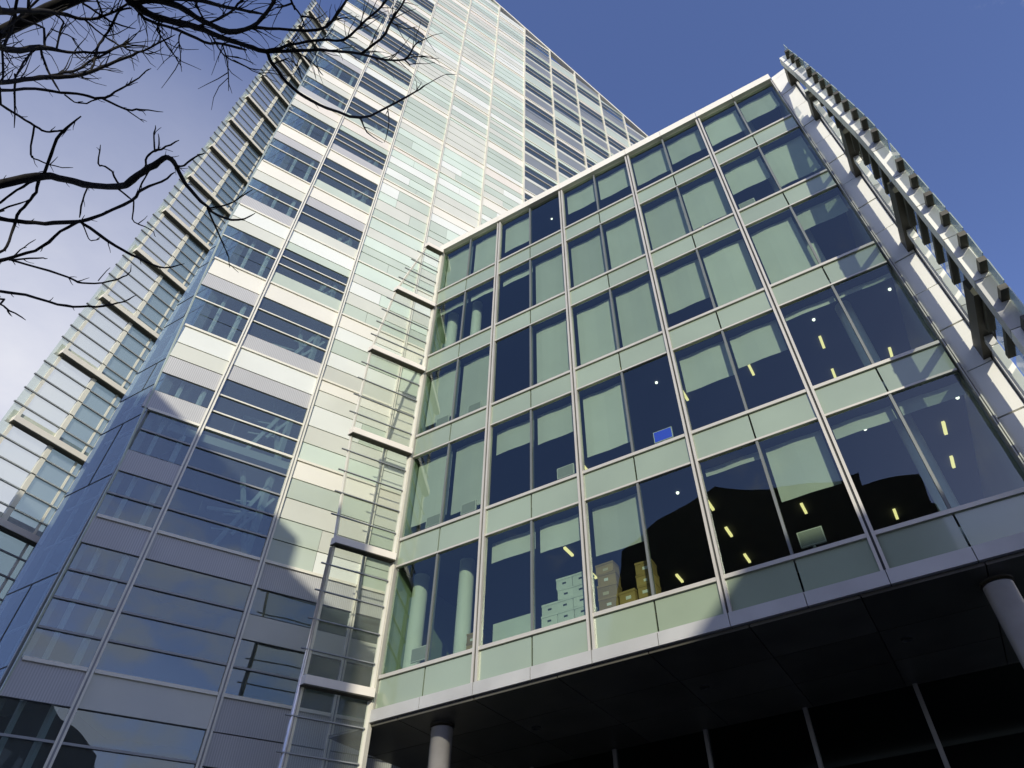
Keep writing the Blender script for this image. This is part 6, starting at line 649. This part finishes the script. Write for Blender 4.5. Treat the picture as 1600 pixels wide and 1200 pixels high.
([(-3.204,0.276,6.080,0.0064),(-3.210,0.169,6.163,0.0075),(-3.196,0.092,6.199,0.0065)],[[(-3.209,0.166,6.165,0.0046),(-3.182,0.122,6.177,0.0037),(-3.145,0.081,6.177,0.0028),(-3.122,0.036,6.184,0.0018)],[(-3.209,0.165,6.166,0.0046),(-3.173,0.144,6.160,0.0037),(-3.147,0.118,6.161,0.0028),(-3.106,0.099,6.149,0.0018)],[(-3.210,0.182,6.155,0.0046),(-3.222,0.159,6.175,0.0038),(-3.221,0.136,6.189,0.0028),(-3.209,0.115,6.194,0.0018)],[(-3.210,0.202,6.141,0.0045),(-3.237,0.149,6.189,0.0038),(-3.263,0.096,6.230,0.0028),(-3.274,0.042,6.258,0.0018)]]),
([(-2.315,0.766,5.612,0.0048),(-2.427,0.816,5.659,0.0038)],[[(-2.395,0.802,5.649,0.0041),(-2.474,0.884,5.700,0.0034),(-2.539,0.970,5.732,0.0025),(-2.584,1.063,5.760,0.0016)]]),
([(-2.543,0.684,5.614,0.0048),(-2.520,0.782,5.637,0.0048),(-2.510,0.894,5.695,0.0049),(-2.537,1.010,5.764,0.0040)],[[(-2.535,0.711,5.617,0.0041),(-2.589,0.777,5.625,0.0034),(-2.618,0.851,5.625,0.0025),(-2.635,0.928,5.626,0.0016)],[(-2.525,0.752,5.627,0.0041),(-2.532,0.813,5.647,0.0034),(-2.559,0.875,5.665,0.0025),(-2.568,0.940,5.692,0.0016)],[(-2.516,0.813,5.650,0.0041),(-2.525,0.880,5.681,0.0034),(-2.557,0.947,5.704,0.0025),(-2.593,1.011,5.712,0.0016)],[(-2.513,0.842,5.664,0.0041),(-2.522,0.892,5.690,0.0034),(-2.547,0.940,5.707,0.0025),(-2.577,0.985,5.712,0.0016)],[(-2.540,0.694,5.615,0.0041),(-2.590,0.766,5.624,0.0034),(-2.646,0.828,5.606,0.0025),(-2.670,0.902,5.582,0.0016)],[(-2.513,0.907,5.703,0.0041),(-2.502,0.943,5.733,0.0034),(-2.489,0.977,5.768,0.0025),(-2.484,1.017,5.806,0.0016)]]),
([(-2.520,0.782,5.637,0.0038),(-2.616,0.832,5.623,0.0029)],[[(-2.585,0.815,5.633,0.0041),(-2.607,0.845,5.630,0.0034),(-2.617,0.880,5.631,0.0025),(-2.635,0.910,5.622,0.0016)]]),
]
# ---------------------------------------------------------------- boxes and small things behind the windows
ORD = ('bottom', 'second', 'third', 'fourth', 'fifth', 'sixth')
def carton(x, y, z, w, dp, h, mat, label, group, brown):
    o = thing('cardboard_box' if brown else 'archive_box', (x, y, z), label, 'box', group)
    o.rotation_euler = (0, 0, random.uniform(-0.10, 0.10)); u = random.uniform(-0.12, 0.08)*w; v = random.uniform(-.08, .1)*h
    MB().box(x-w/2, x+w/2, y-dp/2, y+dp/2, z, z+h*0.80).build('body', mat, o)
    MB().box(x-w/2-0.008, x+w/2+0.008, y-dp/2-0.008, y+dp/2+0.008, z+h*0.80+0.002, z+h-0.004).build('lid', mat, o)
    if brown: MB().box(x-w*0.14+u, x+w*random.uniform(.05,.2)+u, y-dp/2-0.003, y-dp/2-0.001, z+h*0.22+v, z+h*0.46+v).build('paper_label', random.choice(('label', 'tape')), o)
    else: MB().box(x-w*0.12, x+w*0.12, y-dp/2-0.003, y-dp/2-0.001, z+h*0.35, z+h*0.52).build('hand_hole', 'dark', o)
zb0 = 7.205
for c, (x, n) in enumerate(((-7.50, 3), (-7.05, 5), (-6.60, 5))):
    z = zb0
    for j in range(n):
        h = 0.285; carton(x+random.uniform(-.02,.02), 13.66, z, 0.43, 0.32, h, 'wbox', 'white lidded box, %s from the sill in the %s stack of white boxes' % (ORD[j], ('left', 'middle', 'right')[c]), 'white archive boxes on the window sill', False); z += h
for c, (x, n, w, nm) in enumerate(((-5.93, 5, 0.46, 'tall left'), (-5.42, 2, 0.42, 'low middle'), (-4.96, 4, 0.44, 'tall right'), (-4.36, 1, 0.40, 'lone far right'))):
    z = zb0
    for j in range(n):
        h = (0.31, 0.27, 0.33, 0.29, 0.27)[(j+c) % 5]
        carton(x+random.uniform(-.03,.03), 13.68, z, w+random.uniform(-.03,.03), 0.34, h, 'bbox', 'brown cardboard box, %s from the sill in the %s brown pile' % (ORD[j], nm), 'brown cardboard boxes on the window sill', True); z += h
z = zb0
for j in range(3):
    carton(-9.78, 13.75, z, 0.34, 0.3, 0.25, 'bbox', 'small brown box, %s of three piled beside the white round column' % ORD[j], 'brown cardboard boxes on the window sill', True); z += 0.25
tag(MB().box(-9.10, -7.90, 13.50, 13.53, 7.20, 7.95).build('white_board', 'wbox'), 'plain white board leaning inside the bottom window left of the white boxes', 'board')
def monitor(x, y, z, label, lit=False):
    o = thing('computer_monitor', (x, y, z), label, 'monitor')
    MB().box(x-0.26, x+0.26, y, y+0.05, z+0.24, z+0.60).build('screen_housing', 'label', o)
    MB().box(x-0.24, x+0.24, y-0.004, y-0.001, z+0.26, z+0.58).build('screen', 'screen' if lit else 'slab', o)
    MB().box(x-0.03, x+0.03, y+0.01, y+0.04, z+0.02, z+0.24).build('stand', 'slab', o)
    MB().box(x-0.12, x+0.12, y-0.05, y+0.12, z, z+0.02).build('foot', 'slab', o)
monitor(-3.85, 13.26, 11.21, 'monitor with a glowing blue screen by the mullion, second storey of windows', True)
monitor(-11.15, 13.26, 7.205, 'pale monitor standing in the bottom left window beside the corner column')
monitor(-11.2, 13.26, 11.21, 'pale monitor on the sill of the second storey, leftmost window')
monitor(-6.75, 13.26, 11.21, 'pale monitor on the second storey sill above the white boxes')
monitor(-9.95, 13.26, 11.21, 'pale monitor on the second storey sill close to the round column')
monitor(-11.3, 13.26, 15.21, 'pale monitor half hidden under the blind, third storey, leftmost window')
monitor(-10.0, 13.26, 15.21, 'pale monitor on the third storey sill, second window from the left')
monitor(0.35, 13.26, 19.21, 'pale monitor on the fourth storey sill near the right end of the block')
monitor(-1.15, 13.26, 7.205, 'pale monitor in a bottom window right of the brown boxes')
# ---------------------------------------------------------------- bare tree
tr = thing('bare_tree', (-7.4, -0.7, GZ), 'leafless dark tree whose branches cross the upper left of the view', 'tree')
HUB = Vector((-7.2, -0.6, 3.4))
MB().tube([(-7.4,-.7,GZ-.1,.34),(-7.4,-.7,GZ+.3,.27),(-7.35,-.68,0.8,.235),(-7.28,-.62,2.4,.215),(-7.2,-.6,3.4,.19),(-7.0,-.9,5.2,.15),(-6.6,-1.4,7.2,.10),(-6.2,-1.7,9.0,.05)], 14).build('trunk', 'bark', tr, True)
for pts, tws in LIMBS:
    p0 = Vector(pts[0][:3]); m = MB()
    root = None
    # limbs that enter from outside the view start at the trunk
    q = Rw @ p0; px = 875.5+1068.1*q.x/-q.z; py = 596.3-1068.1*q.y/-q.z
    full = list(pts)
    if px < -8:
        r0 = pts[0][3]; a = HUB+Vector((0, 0, 0.15*(p0.z-3.6)))
        mid = a.lerp(p0, 0.5)+Vector((0.05, -0.03, 0.18))
        full = [(*a, r0*1.9), (*mid, r0*1.35)]+full
    elif py < -8 and pts[0][3] > 0.02:
        a = Vector((-7.0, -0.9, 5.2)); mid = a.lerp(p0, 0.5)+Vector((0, 0, 0.25)); full = [(*a, pts[0][3]*1.7), (*mid, pts[0][3]*1.3)]+full
    elif py < -5:
        q2 = p0+(p0-Vector(pts[1][:3])).normalized()*1.2; full = [(*q2, pts[0][3]*1.3)]+full
    # smooth the run with Catmull-Rom points and small knots
    def cr(a, b, c, e, t): return tuple(0.5*((2*b[i])+(-a[i]+c[i])*t+(2*a[i]-5*b[i]+4*c[i]-e[i])*t*t+(-a[i]+3*b[i]-3*c[i]+e[i])*t**3) for i in range(4))
    sm = []
    for i in range(len(full)-1):
        a = full[max(i-1, 0)]; b = full[i]; c = full[i+1]; e = full[min(i+2, len(full)-1)]
        for t in (0, 0.34, 0.67):
            w = cr(a, b, c, e, t); rr = max(w[3], 0.0024)*random.uniform(0.92, 1.13)
            sm.append((w[0]+random.gauss(0, .0025), w[1]+random.gauss(0, .0025), w[2]+random.gauss(0, .0025), rr))
    sm.append((*full[-1][:3], max(full[-1][3]*0.6, 0.002)))
    m.tube(sm, 7)
    for tpts in tws: m.tube([(x, y, z, max(r, 0.0015)) for x, y, z, r in tpts], 4)
    m.build('branch', 'bark', tr, True)
# ---------------------------------------------------------------- buildings across the street (seen mirrored in the glass, and shading it)
def block(name, boxes, label, win_rows):
    x0, x1, y0, y1, zt = boxes[0]
    o = thing(name, ((x0+x1)/2, y1, GZ), label, 'building')
    for (a, b, c, e, z) in boxes: MB().box(a, b, c, e, GZ, z).build('wall', 'brick', o)
    zz = 3.0; n = 0
    while zz < win_rows and n < 60:
        x = x0+1.2
        while x < x1-2.0:
            w = MB().box(x, x+1.3, y1-0.02, y1+0.03, zz, zz+1.8).build('window', 'brickwin', o)
            MB().box(x-0.1, x+1.4, y1, y1+0.12, zz-0.14, zz-0.02).build('sill', 'slab', w); x += 3.1; n += 1
        zz += 3.6
    return o
bb = block('brick_building', [(-14, 4, -32, -16, 20.0)],
      'dark brown building with a stepped roofline, mirrored in the lower right office windows', 24)
block('street_building', [(14.6, 42, -34, -16, 23.4)], 'plain dark building further right across the street, shading the foot of the office block', 20)
pr = [(-20.5, 15), (-17.1, 27.5), (-13.7, 29.3), (-8.8, 30.7), (-4.9, 28.9), (0.42, 27.9), (0.42, 26.8), (3.8, 26.4), (3.8, 23.9), (4.02, 23.8), (4.02, 15)]
m = MB(); n = len(pr); m.v = [(x, -16.02, z) for x, z in pr]+[(x, -31, z) for x, z in pr]
m.f = [tuple(range(n)), tuple(range(2*n-1, n-1, -1))]+[(i, n+i, n+(i+1) % n, (i+1) % n) for i in range(n)]; m.mi = [0]*len(m.f)
m.build('roof_storeys', 'brick', bb)
for x in (-12, -6.0, -2.2): MB().box(x, x+0.9, -22, -21, 26, 31.4-0.25*abs(x+8)).build('chimney', 'brick', bb)
